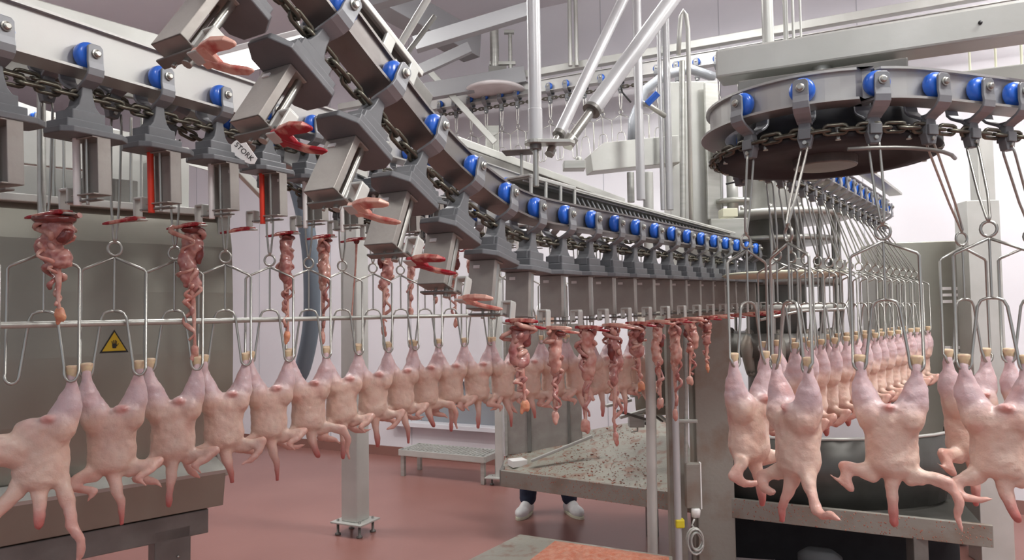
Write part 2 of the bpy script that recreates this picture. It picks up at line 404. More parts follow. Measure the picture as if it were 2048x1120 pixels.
# wheels, brackets shared by every trolley (frame: x travel, y across, z up, origin = axle height)
RX = Matrix.Rotation(R(-90), 4, 'X')
def wheel_mb(s):
    Mt = Matrix.Translation((0, s * 0.014, 0)) @ Matrix.Rotation(R(-90) * s, 4, 'X')
    return MB().lathe([(0.012, 0), (0.031, 0.0), (0.0350, 0.004), (0.0362, 0.011), (0.0362, 0.020), (0.034, 0.026), (0.027, 0.031), (0.014, 0.034)], 22, Mt)
def bolt_mb(s):
    Mt = Matrix.Translation((0, s * 0.062, 0)) @ Matrix.Rotation(R(-90) * s, 4, 'X')
    mb = MB().lathe([(0.0125, 0), (0.0125, 0.003), (0.009, 0.004), (0.009, 0.009), (0.006, 0.011)], 14, Mt, False)
    mb.tube([(0, s * 0.044, 0), (0, s * 0.064, 0)], 0.006, 8)
    return mb
def bracket_mb(s, wide=0.022, inner=0.006):
    """curved hanger plate from the axle, round under the rail flange to the centre"""
    prof = [(0.057, 0.026), (0.057, 0.018), (0.057, -0.022), (0.060, -0.040), (0.057, -0.056), (0.046, -0.068), (0.030, -0.077), (0.016, -0.084), (inner, -0.092)]
    th = 0.0085; mb = MB(); vs = []; fs = []
    W_ = [0.6, 0.95, 1, 1, 1.05, 1.05, 1.0, 0.95, 0.9]
    n = len(prof)
    for i, (y, z) in enumerate(prof):
        p0 = prof[max(i - 1, 0)]; p1 = prof[min(i + 1, n - 1)]
        t = Vector((p1[0] - p0[0], p1[1] - p0[1])).normalized(); nn = Vector((-t.y, t.x))
        for sx in (-1, 1):
            for q in (-0.5, 0.5):
                vs.append((sx * wide * W_[i], s * (y + nn.x * th * q), z + nn.y * th * q))
    for i in range(n - 1):
        a = i * 4; b = a + 4
        for (p, q) in ((0, 1), (1, 3), (3, 2), (2, 0)): fs.append((a + p, a + q, b + q, b + p))
    fs.append((0, 2, 3, 1)); e = (n - 1) * 4; fs.append((e, e + 1, e + 3, e + 2))
    mb.add(vs, fs)
    return mb
def trolley_parts(root, mb_mat=m_bracket):
    for s in (-1, 1):
        w = wheel_mb(s).build('wheel', m_blue, root)
        b = bracket_mb(s).build('bracket', mb_mat, root, 0.002)
        bolt_mb(s).build('bolt', m_wire, b)

# ---- gut pack carrier
def prong(mb, pts, w, h):
    """flat tapered finger"""
    pts = [Vector(p) for p in pts]; n = len(pts); vs = []; fs = []
    for i, p in enumerate(pts):
        t = (pts[min(i + 1, n - 1)] - pts[max(i - 1, 0)]).normalized(); side = Vector((-t.y, t.x, 0)).normalized(); k = 1 if i < n - 2 else (0.85 if i == n - 2 else 0.3)
        for sy in (-1, 1):
            for sz in (-1, 1): vs.append(p + side * sy * w / 2 * k + Vector((0, 0, sz * h / 2 * (k ** 0.5))))
    for i in range(n - 1):
        a = i * 4; b = a + 4
        for (p, q) in ((0, 1), (1, 3), (3, 2), (2, 0)): fs.append((a + p, a + q, b + q, b + p))
    fs.append((0, 2, 3, 1)); e = (n - 1) * 4; fs.append((e, e + 1, e + 3, e + 2))
    mb.add(vs, fs)
def make_carrier(rod_mat, fork_mat):
    t = empty('gripper_carrier', 'x', 'carrier')
    trolley_parts(t)
    # plastic block: neck and stepped body
    b = MB()
    XZ = Matrix(((1, 0, 0, 0), (0, 0, 1, 0), (0, 1, 0, 0), (0, 0, 0, 1)))
    b.prism([(-0.014, -0.084), (0.014, -0.084), (0.017, -0.110), (0.024, -0.134), (0.034, -0.146), (0.044, -0.150), (0.044, -0.178), (-0.044, -0.178), (-0.044, -0.150), (-0.034, -0.146), (-0.024, -0.134), (-0.017, -0.110)], -0.024, 0.024, XZ)
    b.box((0.004, 0, -0.166), (0.092, 0.070, 0.030))
    b.box((0.006, 0, -0.192), (0.128, 0.088, 0.026))
    b.build('block', m_greyp, t, 0.003)
    mb = MB().prism([(-0.100, -0.020), (-0.065, -0.055), (0.07, -0.055), (0.092, -0.02), (0.092, 0.045), (0.07, 0.070), (-0.065, 0.070), (-0.100, 0.045)], -0.221, -0.204)
    mb.build('base_plate', m_greyp, t, 0.003)
    # stainless housing: plate square to the travel, short side webs, top and bottom lips
    h = MB()
    h.box((-0.030, 0.022, -0.298), (0.004, 0.092, 0.154)); h.box((-0.012, 0.066, -0.298), (0.036, 0.004, 0.154)); h.box((-0.022, -0.022, -0.298), (0.018, 0.004, 0.154))
    h.box((-0.006, 0.022, -0.223), (0.052, 0.092, 0.004)); h.box((-0.006, 0.022, -0.373), (0.052, 0.092, 0.004))
    h.build('housing', m_plate, t, 0.0015)
    for sx in (-0.0335, -0.0265):
        MB().box((sx, 0.040, -0.243), (0.003, 0.022, 0.010)).build('slot_plate', m_white, t)
    for i, (x, y) in enumerate(((0.014, -0.006), (0.010, 0.030))):
        MB().tube([(x, y, -0.215), (x, y, -0.400)], 0.0095 if i == 0 else 0.0045, 10).build('rod', rod_mat if i == 0 else m_wire, t)
    MB().box((0.004, 0.008, -0.388), (0.022, 0.130, 0.006)).build('foot_bar', m_steel_dark, t, 0.002)
    hk = MB()
    hk.box((0.0, -0.050, -0.372), (0.030, 0.007, 0.044)); hk.box((0.0, -0.066, -0.352), (0.030, 0.036, 0.008)); hk.box((0.0, -0.082, -0.384), (0.030, 0.007, 0.064)); hk.box((0.0, -0.070, -0.416), (0.030, 0.030, 0.006))
    hk.build('hook', m_steel_light, t, 0.003)
    fk = MB()
    prong(fk, [(0.002, -0.070, -0.412), (-0.006, -0.095, -0.410), (-0.010, -0.125, -0.410), (-0.006, -0.155, -0.411), (0.0, -0.172, -0.412)], 0.026, 0.013)
    prong(fk, [(0.004, -0.070, -0.413), (0.022, -0.092, -0.415), (0.038, -0.125, -0.420), (0.046, -0.160, -0.424), (0.048, -0.176, -0.425)], 0.018, 0.010)
    fk.box((0.006, -0.086, -0.412), (0.042, 0.040, 0.012))
    fk.build('fork', fork_mat, t, 0.003)
    return t
car_w = make_carrier(m_white, m_fork); car_r = make_carrier(m_red, m_fork); car_m = make_carrier(m_wire, m_fork_pale); car_m2 = make_carrier(m_wire, m_fork)

# ------------------------------------------------------------------ line A: level row rising towards the camera
Z = EYE
near = [(-0.67, 1.155, 1.02), (-0.58, 1.30, 0.914), (-0.49, 1.443, 0.806), (-0.401, 1.587, 0.698), (-0.31, 1.73, 0.59), (-0.2287, 1.894, 0.502), (-0.1336, 2.055, 0.425),
        (-0.038, 2.225, 0.374), (0.06, 2.40, 0.353), (0.176, 2.57, 0.351)]
lv = [(0.176 + 0.1163 * k, 2.57 + 0.167 * k, 0.351 + 0.003 * k) for k in range(1, 13)]
Apts = [Vector((x, y, Z + z)) for x, y, z in near + lv]
Apath = Path([Apts[0] + (Apts[0] - Apts[1]) * 2] + Apts + [Apts[-1] * 2 - Apts[-2]])
tag(sweep('conveyor_rail', Apath, ibeam(zt=0.052, wt=0.016), m_railA), 'steel rail dropping from the top and running level to the carousel', 'rail')
make_chain(Apath, -0.105, 'dark greasy chain under the rail that drops from the top', 0.1, 4.4)
NA = len(Apts)
for k in range(NA):
    p = Apts[k]; q0 = Apts[max(k - 1, 0)]; q1 = Apts[min(k + 1, NA - 1)]
    src = car_r if k in () else (car_m if k % 2 == 0 else car_m2)
    tilt = k <= 6
    lab = ('tilted gripper carrier with blue wheels on the rising rail, %s from the top' if tilt else 'grey gripper carrier with blue wheels on the level rail, %s from its near end') % ORD[k if tilt else k - 7]
    dup(src, frame(p, q1 - q0), lab, 'gripper carriers on the rising and level rail')

# support above the rising rail: plate with cut-outs and bolts
t = empty('rail_bracket', 'pale angled steel bracket with cut-outs bolted above the rising rail', 'bracket', M=frame(P(765, 115, 1.93), Apts[4] - Apts[6] if False else Apts[6] - Apts[3]))
mb = MB()
for (x0, x1, z0, z1) in ((-0.20, 0.16, 0.075, 0.095), (-0.20, -0.14, 0.02, 0.08), (-0.02, 0.02, 0.0, 0.08), (0.10, 0.14, -0.05, 0.08), (-0.20, 0.14, -0.01, 0.02)):
    mb.box(((x0 + x1) / 2, 0, (z0 + z1) / 2), (x1 - x0, 0.012, z1 - z0))
mb.box((-0.02, 0.06, 0.09), (0.36, 0.12, 0.006))
mb.build('plate', m_steel_light, t, 0.003)
for x in (-0.10, 0.06): MB().lathe([(0.011, 0), (0.011, 0.008), (0.006, 0.012)], 12, Matrix.Translation((x, 0.02, 0.045)) @ Matrix.Rotation(R(90), 4, 'X')).build('bolt', m_wire, t)
mb = MB().box((0.06, 0.03, 0.04), (0.4, 0.01, 0.11)).build('back_plate', m_steel_dark, t, 0.003)

# perforated support channel over the level row
p0 = P(1058, 372, 2.72); p1 = P(1470, 478, 4.25)
t = empty('support_channel', 'long perforated steel channel mounted over the level gripper row', 'channel', M=frame(p0, p1 - p0))
Lc = (p1 - p0).length
mb = MB(); mb.box((Lc / 2, 0.05, 0.035), (Lc, 0.11, 0.006)); mb.box((Lc / 2, 0, 0.034), (Lc, 0.006, 0.016))
mb.build('channel', m_steel_light, t, 0.002)
mb = MB(); mb.box((Lc / 2, 0.10, 0), (Lc, 0.006, 0.075)); mb.box((Lc / 2, 0.05, -0.037), (Lc, 0.11, 0.006)); mb.build('back_plate', m_steel_dark, t)
lad = MB(); nb = 40
lad.box((Lc / 2, 0.03, -0.030), (Lc, 0.004, 0.012)); lad.box((Lc / 2, 0.03, 0.026), (Lc, 0.004, 0.006))
for k in range(nb):
    x = 0.36 + (Lc - 0.4) * k / nb
    lad.tube([(x, 0.026, 0.012), (x + 0.028, 0.026, -0.016)], 0.0042, 6)
lad.build('slotted_web', m_tube, t)
fr = MB()
for (x, w) in ((0.005, 0.014), (0.10, 0.014), (0.20, 0.014), (0.30, 0.014)): fr.box((x, -0.006, -0.01), (w, 0.01, 0.105))
fr.box((0.15, -0.006, 0.038), (0.31, 0.012, 0.016)); fr.box((0.20, -0.006, -0.062), (0.21, 0.012, 0.012))
fr.box((0.0, 0.05, 0.042), (0.02, 0.12, 0.01)); fr.box((0.0, 0.05, -0.06), (0.02, 0.12, 0.01)); fr.box((0.0, 0.11, -0.01), (0.02, 0.01, 0.11))
fr.build('end_box', m_steel_light, t, 0.003)
for k in range(6):
    MB().lathe([(0.016, 0.038), (0.016, 0.050), (0.008, 0.052), (0.008, 0.062)], 10, Matrix.Translation((0.36 + k * 0.28, 0.06, 0))).build('bolt', m_wire, t)

# ------------------------------------------------------------------ line A2: left row receding behind
A2 = [Vector((-1.155 + 0.0923 * k, 1.86 + 0.205 * k, Z + 0.70 + 0.008 * k)) for k in range(-2, 15)]
A2path = Path([A2[0] * 2 - A2[1]] + A2)
tag(sweep('conveyor_rail', A2path, ibeam(zt=0.09), m_rail), 'pale steel rail entering high on the left side and running back', 'rail')
make_chain(A2path, -0.105, 'greasy chain under the high rail on the left side', 0.0, 3.6)
for k in range(len(A2)):
    kk = k - 2
    d = A2[1] - A2[0]
    src = {0: car_w, 1: car_r, 2: car_w, 3: car_r, 4: car_w, 5: car_w, 6: car_w, 7: car_r, 8: car_w}.get(kk, car_w)
    rod = 'red' if src is car_r else 'white'
    dup(src, frame(A2[k], -d), 'upright gripper carrier with a %s rod on the high left rail, %s from the camera' % (rod, ORD[k]), 'gripper carriers on the high left rail')
# beam above A2 rail
q0 = P(-60, 0, 2.0); q1 = P(420, 128, 2.75)
tag(beam('support_beam', q0, q1, 0.09, 0.085, m_steel_light), 'pale square support beam above the high left rail', 'beam')
tag(beam('support_beam', P(330, -60, 3.1), P(-80, -120, 2.4), 0.10, 0.16, m_steel), 'grey support beam crossing high at the upper left corner', 'beam')
tag(beam('back_plate', P(-40, 85, 2.15), P(440, 190, 2.85), 0.02, 0.17, m_steel_dark), 'dark steel plate behind the high left rail', 'plate')

# white name tag on the left row
tp = P(487, 304, 2.30)
t = empty('name_tag', 'small white pointed plastic tag with black lettering beside the left carriers', 'tag', M=frame(tp, (0.62, 0.12, -0.62), (0.35, 0.0, 0.6)))
XZ = Matrix(((1, 0, 0, 0), (0, 0, 1, 0), (0, 1, 0, 0), (0, 0, 0, 1)))
MB().prism([(-0.044, 0.006), (-0.036, 0.026), (-0.022, 0.030), (0.046, 0.016), (0.052, -0.004), (0.042, -0.014), (0.030, -0.020), (-0.030, -0.032), (-0.044, -0.024)], -0.003, 0.003, XZ).build('plate', m_white, t, 0.001)
cu = bpy.data.curves.new('lettering', 'FONT'); cu.body = 'STORK'; cu.size = 0.024; cu.align_x = 'CENTER'; cu.align_y = 'CENTER'; cu.extrude = 0.0004
to = bpy.data.objects.new('tmp', cu); C.objects.link(to); dg = bpy.context.evaluated_depsgraph_get(); me = bpy.data.meshes.new_from_object(to.evaluated_get(dg)); bpy.data.objects.remove(to)
me.materials.clear(); me.materials.append(m_black); lo = bpy.data.objects.new('lettering', me); C.objects.link(lo); lo.parent = t
lo.matrix_local = Matrix.Translation((0.002, -0.0042, 0.002)) @ Matrix.Rotation(R(90), 4, 'X')

# ------------------------------------------------------------------ shackles and trolleys
def arc(c, r, a0, a1, n, pl=1):
    return [(c[0] + r * math.cos(a0 + (a1 - a0) * i / n), 0, c[1] + r * math.sin(a0 + (a1 - a0) * i / n)) for i in range(n + 1)]
def make_shackle(top, dx=0.0, dy=0.0):
    """origin midway between the two foot loops; wire in the xz plane"""
    t = empty('shackle', 'x', 'shackle'); r = 0.0042
    for s in (-1, 1):
        pts = [(s * 0.002, 0, 0.352), (s * 0.080, 0, 0.316), (s * 0.086, 0, 0.308), (s * 0.087, 0, 0.02)]
        c = (s * 0.070, 0.012)
        pts += [(c[0] + s * 0.017 * math.cos(a), -0.008, c[1] + 0.022 * math.sin(a)) for a in [-i * math.pi / 6 for i in range(0, 7)]]
        pts += [(s * 0.052, -0.002, 0.03), (s * 0.034, 0, 0.165), (s * 0.026, 0, 0.182), (s * 0.012, 0, 0.188), (0, 0, 0.189)]
        MB().tube(pts, r, 6).build('foot_loop', m_wire, t)
    MB().tube([(0, 0, 0.352), (0, 0, 0.190)], 0.0034, 6).build('centre_rod', m_wire, t)
    MB().tube([(0.019 * math.cos(a), 0.004 * math.sin(a * 0.5), 0.379 + 0.021 * math.sin(a)) for a in [i * math.pi / 7 for i in range(14)]], r, 6, closed=True).build('ring', m_wire, t)
    for s in (-1, 1):
        MB().tube([(0, 0, 0.400), (s * 0.004, 0, 0.41), (s * 0.011 + dx * 0.3, dy * 0.3, 0.41 + (top - 0.41) * 0.3), (s * 0.014 + dx * 0.9, dy * 0.9, 0.41 + (top - 0.41) * 0.9), (s * 0.012 + dx, dy, top)], 0.0038, 6).build('hanger_rod', m_wire, t)
    return t
def make_trolley():
    t = empty('shackle_trolley', 'x', 'trolley'); trolley_parts(t)
    b = MB()
    b.prism([(-0.013, -0.078), (0.013, -0.078), (0.018, -0.11), (0.022, -0.135), (0.014, -0.165), (-0.014, -0.165), (-0.022, -0.135), (-0.018, -0.11)], -0.012, 0.012, XZ)
    b.box((0, 0, -0.125), (0.034, 0.040, 0.03))
    b.build('hanger_block', m_greyp, t, 0.002)
    MB().tube([(0, -0.02, -0.150), (0, 0.02, -0.150)], 0.006, 8).build('pin', m_wire, t)
    return t
trol = make_trolley()

# ------------------------------------------------------------------ chickens
def lerp3(a, b, t): t = max(0, min(1, t)); return tuple(a[i] * (1 - t) + b[i] * t for i in range(3))
def solid(mb, name, vox, it, disp=0.0, seed=0):
    o = mb.build(name, m_skin); m = o.modifiers.new('r', 'REMESH'); m.mode = 'VOXEL'; m.voxel_size = vox; m.use_smooth_shade = True
    s = o.modifiers.new('s', 'SMOOTH'); s.factor = 0.5; s.iterations = it
    dg = bpy.context.evaluated_depsgraph_get(); me = bpy.data.meshes.new_from_object(o.evaluated_get(dg)); old = o.data
    bpy.data.objects.remove(o); bpy.data.meshes.remove(old)
    if disp:
        off = Vector((seed * 3.7, seed, 0)); me.update(); nn = [v.normal.copy() for v in me.vertices]
        for v, n_ in zip(me.vertices, nn):
            v.co += n_ * (disp * noise.noise(v.co * 22 + off) + disp * 0.5 * noise.noise(v.co * 55 + off))
    me.polygons.foreach_set('use_smooth', [True] * len(me.polygons)); me.name = name
    return me
def make_chicken(seed, wl, wr, neck, onlyone=False, breast=False, dark=1.0):
    """hung by both hocks, origin midway between them; -y side faces the viewer"""
    neck = [Vector(q) for q in neck]
    rnd = random.Random(seed); mb = MB(); j = lambda a: rnd.uniform(-a, a)
    hips = []
    for s in (-1, 1):
        hx = s * 0.070
        if onlyone and s == -1:
            mb.limb([(-0.055, 0, -0.19), (-0.13, -0.01, -0.185), (-0.20, 0.0, -0.20), (-0.25, 0, -0.23)], [0.05, 0.042, 0.028, 0.013])
            continue
        mb.limb([(hx, 0, 0.010), (hx * 0.99, 0, -0.022), (hx * 0.95, 0.002, -0.055), (hx * 0.86, 0.004, -0.088), (hx * 0.66, 0.006, -0.125)],
                [0.0125, 0.0165, 0.0295 + j(0.002), 0.0370, 0.042], 12)
        mb.ell((s * 0.044, -0.002, -0.132), (0.044, 0.048, 0.052))
    tx = 0.0 if seed == 1 else 0.016
    mb.lathe([(0.02, -0.302), (0.048, -0.296), (0.064, -0.278), (0.069, -0.255), (0.0665, -0.225), (0.066, -0.20), (0.069, -0.168), (0.072, -0.142), (0.067, -0.124), (0.048, -0.112), (0.02, -0.107)], 20, Matrix.Translation((0, 0.012, 0)) @ Matrix.Diagonal((1, 0.82, 1, 1)))
    for s in (-1, 1):
        mb.ell((s * 0.043, 0.004, -0.284), (0.030, 0.026, 0.024))
    mb.ell((tx, -0.030 if not breast else 0.02, -0.105), (0.022, 0.020, 0.011)); mb.ell((tx * 1.4, -0.044 if not breast else 0.02, -0.104), (0.012, 0.012, 0.008))
    mb.limb([neck[0] + Vector((0, 0.01, 0.02)), neck[1], neck[2], neck[3], neck[4]], [0.028, 0.0195, 0.0152, 0.0135, 0.0100], 10)
    for w in (wl, wr):
        W6 = [0.022, 0.0185, 0.0165, 0.0145, 0.0105, 0.004]
        for q in range(len(w) - 1): mb.limb([w[q], (Vector(w[q]) + Vector(w[q + 1])) / 2, w[q + 1]], [W6[q] * 0.92, (W6[q] + W6[q + 1]) / 2 * 0.98, W6[q + 1] * 0.92], 9)
        mb.limb([Vector(w[0]) + Vector((0, 0, -0.020)), (Vector(w[0]) + Vector(w[1]) * 2) / 3 + Vector((0, 0, -0.014))], [0.018, 0.014])
        mb.limb([(Vector(w[1]) * 2 + Vector(w[0])) / 3 + Vector((0, 0, -0.008)), (Vector(w[2]) + Vector(w[3])) / 2], [0.010, 0.008])
    me = solid(mb, 'body', 0.0050, 9, 0.0042, seed)
    ca = me.color_attributes.new('Col', 'FLOAT_COLOR', 'POINT')
    cream = (0.73, 0.555, 0.455); lav = (0.64, 0.50, 0.51); red = (0.46, 0.11, 0.10); pink = (0.68, 0.41, 0.36); ora = (0.80, 0.40, 0.24)
    wr_pts = [Vector(w) for w in wl[2:] + wr[2:]]; tail = Vector((0, -0.06, -0.112)); ne = Vector(neck[-1]); n0 = Vector(neck[1])
    for v in me.vertices:
        p = v.co; c = lerp3(lav, cream, (-p.z - 0.085) / 0.05)
        c = lerp3(c, pink, (-p.z - 0.30) / 0.14)
        if breast: c = lerp3(ora, c, (p - tail).length / 0.030)
        if p.y < 0 and p.z < -0.085 and not breast: c = lerp3((0.74, 0.38, 0.34), c, (p - Vector((tx, -0.05, -0.104))).length / 0.026)
        d = min((p - w).length for w in wr_pts); c = lerp3((0.70, 0.42, 0.35), c, d / 0.045)
        if p.z < n0.z: c = lerp3(c, red, 1 - (p - ne).length / 0.075)
        q = noise.noise(p * 16 + Vector((seed, 0, 5))) * 0.5 + 0.5; c = lerp3(c, (0.70, 0.33, 0.27), max(0, q - 0.62) * 1.3)
        if breast:
            sl = abs(abs(p.x) - 0.016 - 0.12 * (p.z + 0.12)) < 0.006 and -0.155 < p.z < -0.09 and p.y < 0.02
            if sl: c = (0.80, 0.30, 0.14)
        c = tuple(x * dark for x in c)
        ca.data[v.index].color = (*c, 1)
    me.materials.clear(); me.materials.append(m_skin)
    t = empty('chicken_carcass', 'x', 'chicken')
    MB().build('body', m_skin, t, me=me)
    for s in (-1, 1):
        if onlyone and s == -1: continue
        h = MB().lathe([(0.0110, -0.002), (0.0120, 0.006), (0.0150, 0.018), (0.0172, 0.028), (0.0165, 0.033), (0.010, 0.035)], 12, Matrix.Translation((s * 0.070, 0, 0)) @ Matrix.Diagonal((1, 0.8, 1, 1)))
        h.build('hock', m_hock, t)
    return t
def N_(x, y, l=0.42): return [(0, -0.004, -0.29), (x * 0.3, y * 0.4, -0.325), (x * 0.6, y * 0.8, -0.36), (x, y, -0.39), (x * 1.1, y, -l)]
wl1 = [(-0.045, 0, -0.285), (-0.085, -0.01, -0.287), (-0.122, -0.015, -0.280), (-0.110, -0.03, -0.325), (-0.100, -0.035, -0.338), (-0.155, -0.03, -0.305)]
wr1 = [(0.045, 0, -0.285), (0.090, -0.01, -0.290), (0.135, -0.012, -0.300), (0.155, -0.02, -0.345), (0.148, -0.02, -0.385), (0.158, -0.02, -0.425)]
wl2 = [(-0.045, 0, -0.285), (-0.080, -0.02, -0.305), (-0.118, -0.03, -0.325), (-0.085, -0.045, -0.350), (-0.05, -0.05, -0.352), (-0.02, -0.05, -0.345)]
wr2 = [(0.045, 0, -0.285), (0.075, -0.01, -0.325), (0.098, -0.012, -0.368), (0.135, -0.02, -0.372), (0.165, -0.02, -0.362), (0.205, -0.02, -0.366)]
wr3 = [(0.045, 0, -0.285), (0.095, -0.015, -0.292), (0.128, -0.02, -0.284), (0.105, -0.035, -0.320), (0.078, -0.045, -0.345), (0.045, -0.05, -0.352)]
wl3 = [(-0.045, 0, -0.285), (-0.095, 0.0, -0.300), (-0.130, 0, -0.315), (-0.118, -0.02, -0.350), (-0.10, -0.03, -0.372), (-0.085, -0.03, -0.385)]
wl4 = [(-0.045, 0, -0.285), (-0.085, -0.015, -0.300), (-0.120, -0.02, -0.318), (-0.085, -0.035, -0.328), (-0.050, -0.045, -0.336), (-0.070, -0.05, -0.362)]
wr4 = [(0.045, 0, -0.285), (0.085, -0.012, -0.286), (0.128, -0.015, -0.278), (0.095, -0.032, -0.302), (0.060, -0.042, -0.318), (0.085, -0.05, -0.345)]
wl5 = [(-0.045, 0, -0.285), (-0.080, -0.012, -0.312), (-0.105, -0.015, -0.345), (-0.075, -0.03, -0.352), (-0.048, -0.04, -0.358), (-0.030, -0.05, -0.376)]
wlF = [(-0.05, 0, -0.285), (-0.095, -0.01, -0.35), (-0.13, -0.02, -0.40), (-0.12, -0.03, -0.44), (-0.15, -0.03, -0.475), (-0.21, -0.03, -0.49)]
wrF = [(0.05, 0, -0.30), (0.07, -0.01, -0.36), (0.075, -0.02, -0.41), (0.10, -0.03, -0.45), (0.10, -0.03, -0.49), (0.085, -0.03, -0.51)]
CH = [make_chicken(1, wl1, wr1, N_(0.0, -0.01, 0.425)), make_chicken(2, wl2, wr2, N_(-0.035, -0.02, 0.43)), make_chicken(3, wl2, wr3, N_(0.012, -0.02, 0.43)),
      make_chicken(4, wl3, wr3, N_(0.02, -0.015, 0.415)), make_chicken(5, wl1, wr3, N_(-0.01, -0.02, 0.44)),
      make_chicken(6, wl2, wr1, N_(0.03, -0.02, 0.40)), make_chicken(7, wlF, wrF, N_(0.0, -0.02, 0.40), onlyone=True),
      make_chicken(8, wl3, wr3, N_(0.0, 0.01, 0.38), breast=True), make_chicken(9, wl2, wr3, N_(0.01, 0.01, 0.40), breast=True),
      make_chicken(10, wl4, wr4, N_(0.02, -0.03, 0.45)), make_chicken(11, wl5, wr4, N_(-0.01, -0.03, 0.44))]

# ---- line B: long row of carcasses behind the grippers
Bxy = [(-1.50, 1.62), (-1.41, 1.78), (-1.312, 1.96), (-1.217, 2.14), (-1.12, 2.32), (-1.024, 2.497), (-0.927, 2.676), (-0.83, 2.855), (-0.735, 3.03), (-0.638, 3.21), (-0.54, 3.39), (-0.445, 3.57),
       (-0.325, 3.68), (-0.19, 3.76), (-0.05, 3.83), (0.09, 3.90), (0.23, 3.97), (0.37, 4.04), (0.51, 4.11), (0.65, 4.18), (0.78, 4.27)]
HZ = EYE - 0.17
BZ = [0.775] * 4 + [0.74, 0.69, 0.64, 0.59, 0.55] + [0.52] * 20
Bpath = Path([(x, y, EYE + BZ[k]) for k, (x, y) in enumerate(Bxy)])
tag(sweep('conveyor_rail', Bpath, ibeam(), m_rail), 'steel rail carrying the long row of shackled chickens behind the grippers', 'rail')
make_chain(Bpath, -0.105, 'greasy chain under the rail of the long chicken row', 0.2, 3.9)
shBs = {z: make_shackle(z + 0.022) for z in sorted(set(BZ))}
poseB = [0, 2, 6, 9, 10, 3, 9, 5, 10, 2, 9, 5, 10, 4, 9, 3, 10, 9, 4, 10, 9]
facts = {2: 'chicken carcass hanging by one leg at the left edge', 3: 'chicken carcass hanging in front of the yellow warning sign'}
for k, (x, y) in enumerate(Bxy):
    if k == 0: continue
    ang = R(27 - 0.3 * k) if k < 12 else R(20)
    w = random.uniform(-0.10, 0.10)
    Mx = rotz((x, y, HZ), ang + w)
    if k >= 2:
        dup(CH[poseB[k]], rotz((x, y, HZ), ang + w * 2 + 0.16), facts.get(k, 'plucked chicken hanging upside down in the long row, %s from the left' % ORD[k - 2]), 'chickens in the long row')
    dup(shBs[BZ[k]], Mx, 'steel wire shackle in the long row, %s from the left' % ORD[k - 1], 'shackles of the long row')
    p, tt = Bpath.at(0); dd = Vector(Bxy[min(k + 1, 20)]) - Vector(Bxy[k - 1])
    dup(trol, frame((x, y, EYE + BZ[k]), (dd.x, dd.y, BZ[k + 1] - BZ[k - 1])), 'wheeled trolley above the long chicken row, %s from the left' % ORD[k - 1], 'trolleys of the long row')
# guide rail at eye height
gp = []
for k in range(0, 15):
    x, y = Bxy[k]; d = Vector(Bxy[k + 1]) - Vector(Bxy[max(k - 1, 0)]); n_ = Vector((d.y, -d.x)).normalized()
    gp.append((x + 0.0 * n_.x - 0.02, y - 0.045, EYE - 0.018))
tag(MB().tube(gp, 0.0095, 10).build('guide_rail', m_steel), 'long horizontal steel guide rod in front of the shackles', 'rail')

# ------------------------------------------------------------------ viscera packs
def make_pack(seed, L, w=0.03, light=False, thin=False):
    rnd = random.Random(seed); t = empty('gut_pack', 'x', 'offal'); g = m_gut2 if light else m_gut
    if thin:
        MB().limb([(0, 0, 0), (0.004, 0, -L * 0.3), (0.016, 0, -L * 0.7), (0.024, 0, -L)], [0.006, 0.004, 0.003, 0.004], 8).build('intestine', m_gut2, t)
        MB().ell((0, 0, -0.002), (0.014, 0.010, 0.016)).build('clot', m_liver, t); return t
    for q in range(3):
        pts = []; rs = []; n = 60; ph = rnd.uniform(0, 6); cx_ = rnd.uniform(-0.3, 0.3) * w
        for i in range(n):
            u = i / (n - 1); z = -u * L * (0.70, 0.86, 0.55)[q] + 0.014 * noise.noise(Vector((u * 9, seed, q)))
            rad = w * (1 - 0.6 * u)
            pts.append((cx_ * (1 - u) + rad * 1.5 * noise.noise(Vector((u * (7 + 3 * q), seed * 1.7, q * 3.1))), rad * 1.3 * noise.noise(Vector((q * 5.3, u * (8 + 2 * q), seed))), z))
            rs.append(0.0075 + 0.0055 * noise.noise(Vector((u * 12, q, seed * 2.3))) - 0.002 * u)
        MB().tube(pts, [max(0.004, r) for r in rs], 8).build('intestine', (m_gut, g, m_gut2)[q], t)
    lv_ = MB(); lv_.ell((0.002, 0, -L * 0.12), (w * 0.62, w * 0.5, L * 0.14)); lv_.ell((-w * 0.25, 0.004, -L * 0.30), (w * 0.5, w * 0.45, L * 0.17)); lv_.ell((w * 0.2, 0.0, -L * 0.42), (w * 0.42, w * 0.4, L * 0.10))
    me = solid(lv_, 'liver', 0.004, 3, 0.010, seed); me.materials.clear(); me.materials.append(m_gut if light else m_gut2)
    MB().build('organ', m_gut, t, me=me)
    lv_ = MB(); lv_.ell((w * 0.4, -0.008, -L * 0.20), (w * 0.33, w * 0.30, L * 0.09)); lv_.ell((0, -0.01, -0.012), (w * 0.9, w * 0.5, 0.012))
    me = solid(lv_, 'liver', 0.004, 3, 0.008, seed + 3); me.materials.clear(); me.materials.append(m_liver); MB().build('liver', m_liver, t, me=me)
    MB().limb([(0.0, 0, -L * 0.45), (0.008, 0, -L * 0.62), (0.010, -0.004, -L * 0.80), (0.013, 0, -L * 0.92)], [0.012, 0.008, 0.0045, 0.006], 8).build('gullet', m_gut2, t)
    f = MB(); f.ell((0.013, 0, -L * 0.94), (0.016, 0.013, 0.020)); f.ell((0.006, 0.004, -L * 0.99), (0.010, 0.009, 0.018)); f.ell((0.022, 0, -L * 0.97), (0.009, 0.008, 0.017))
    me = solid(f, 'crop', 0.004, 2, 0.006, seed + 9); me.materials.clear(); me.materials.append(m_fat if seed % 2 else m_gut2); MB().build('crop', m_fat, t, me=me)
    return t
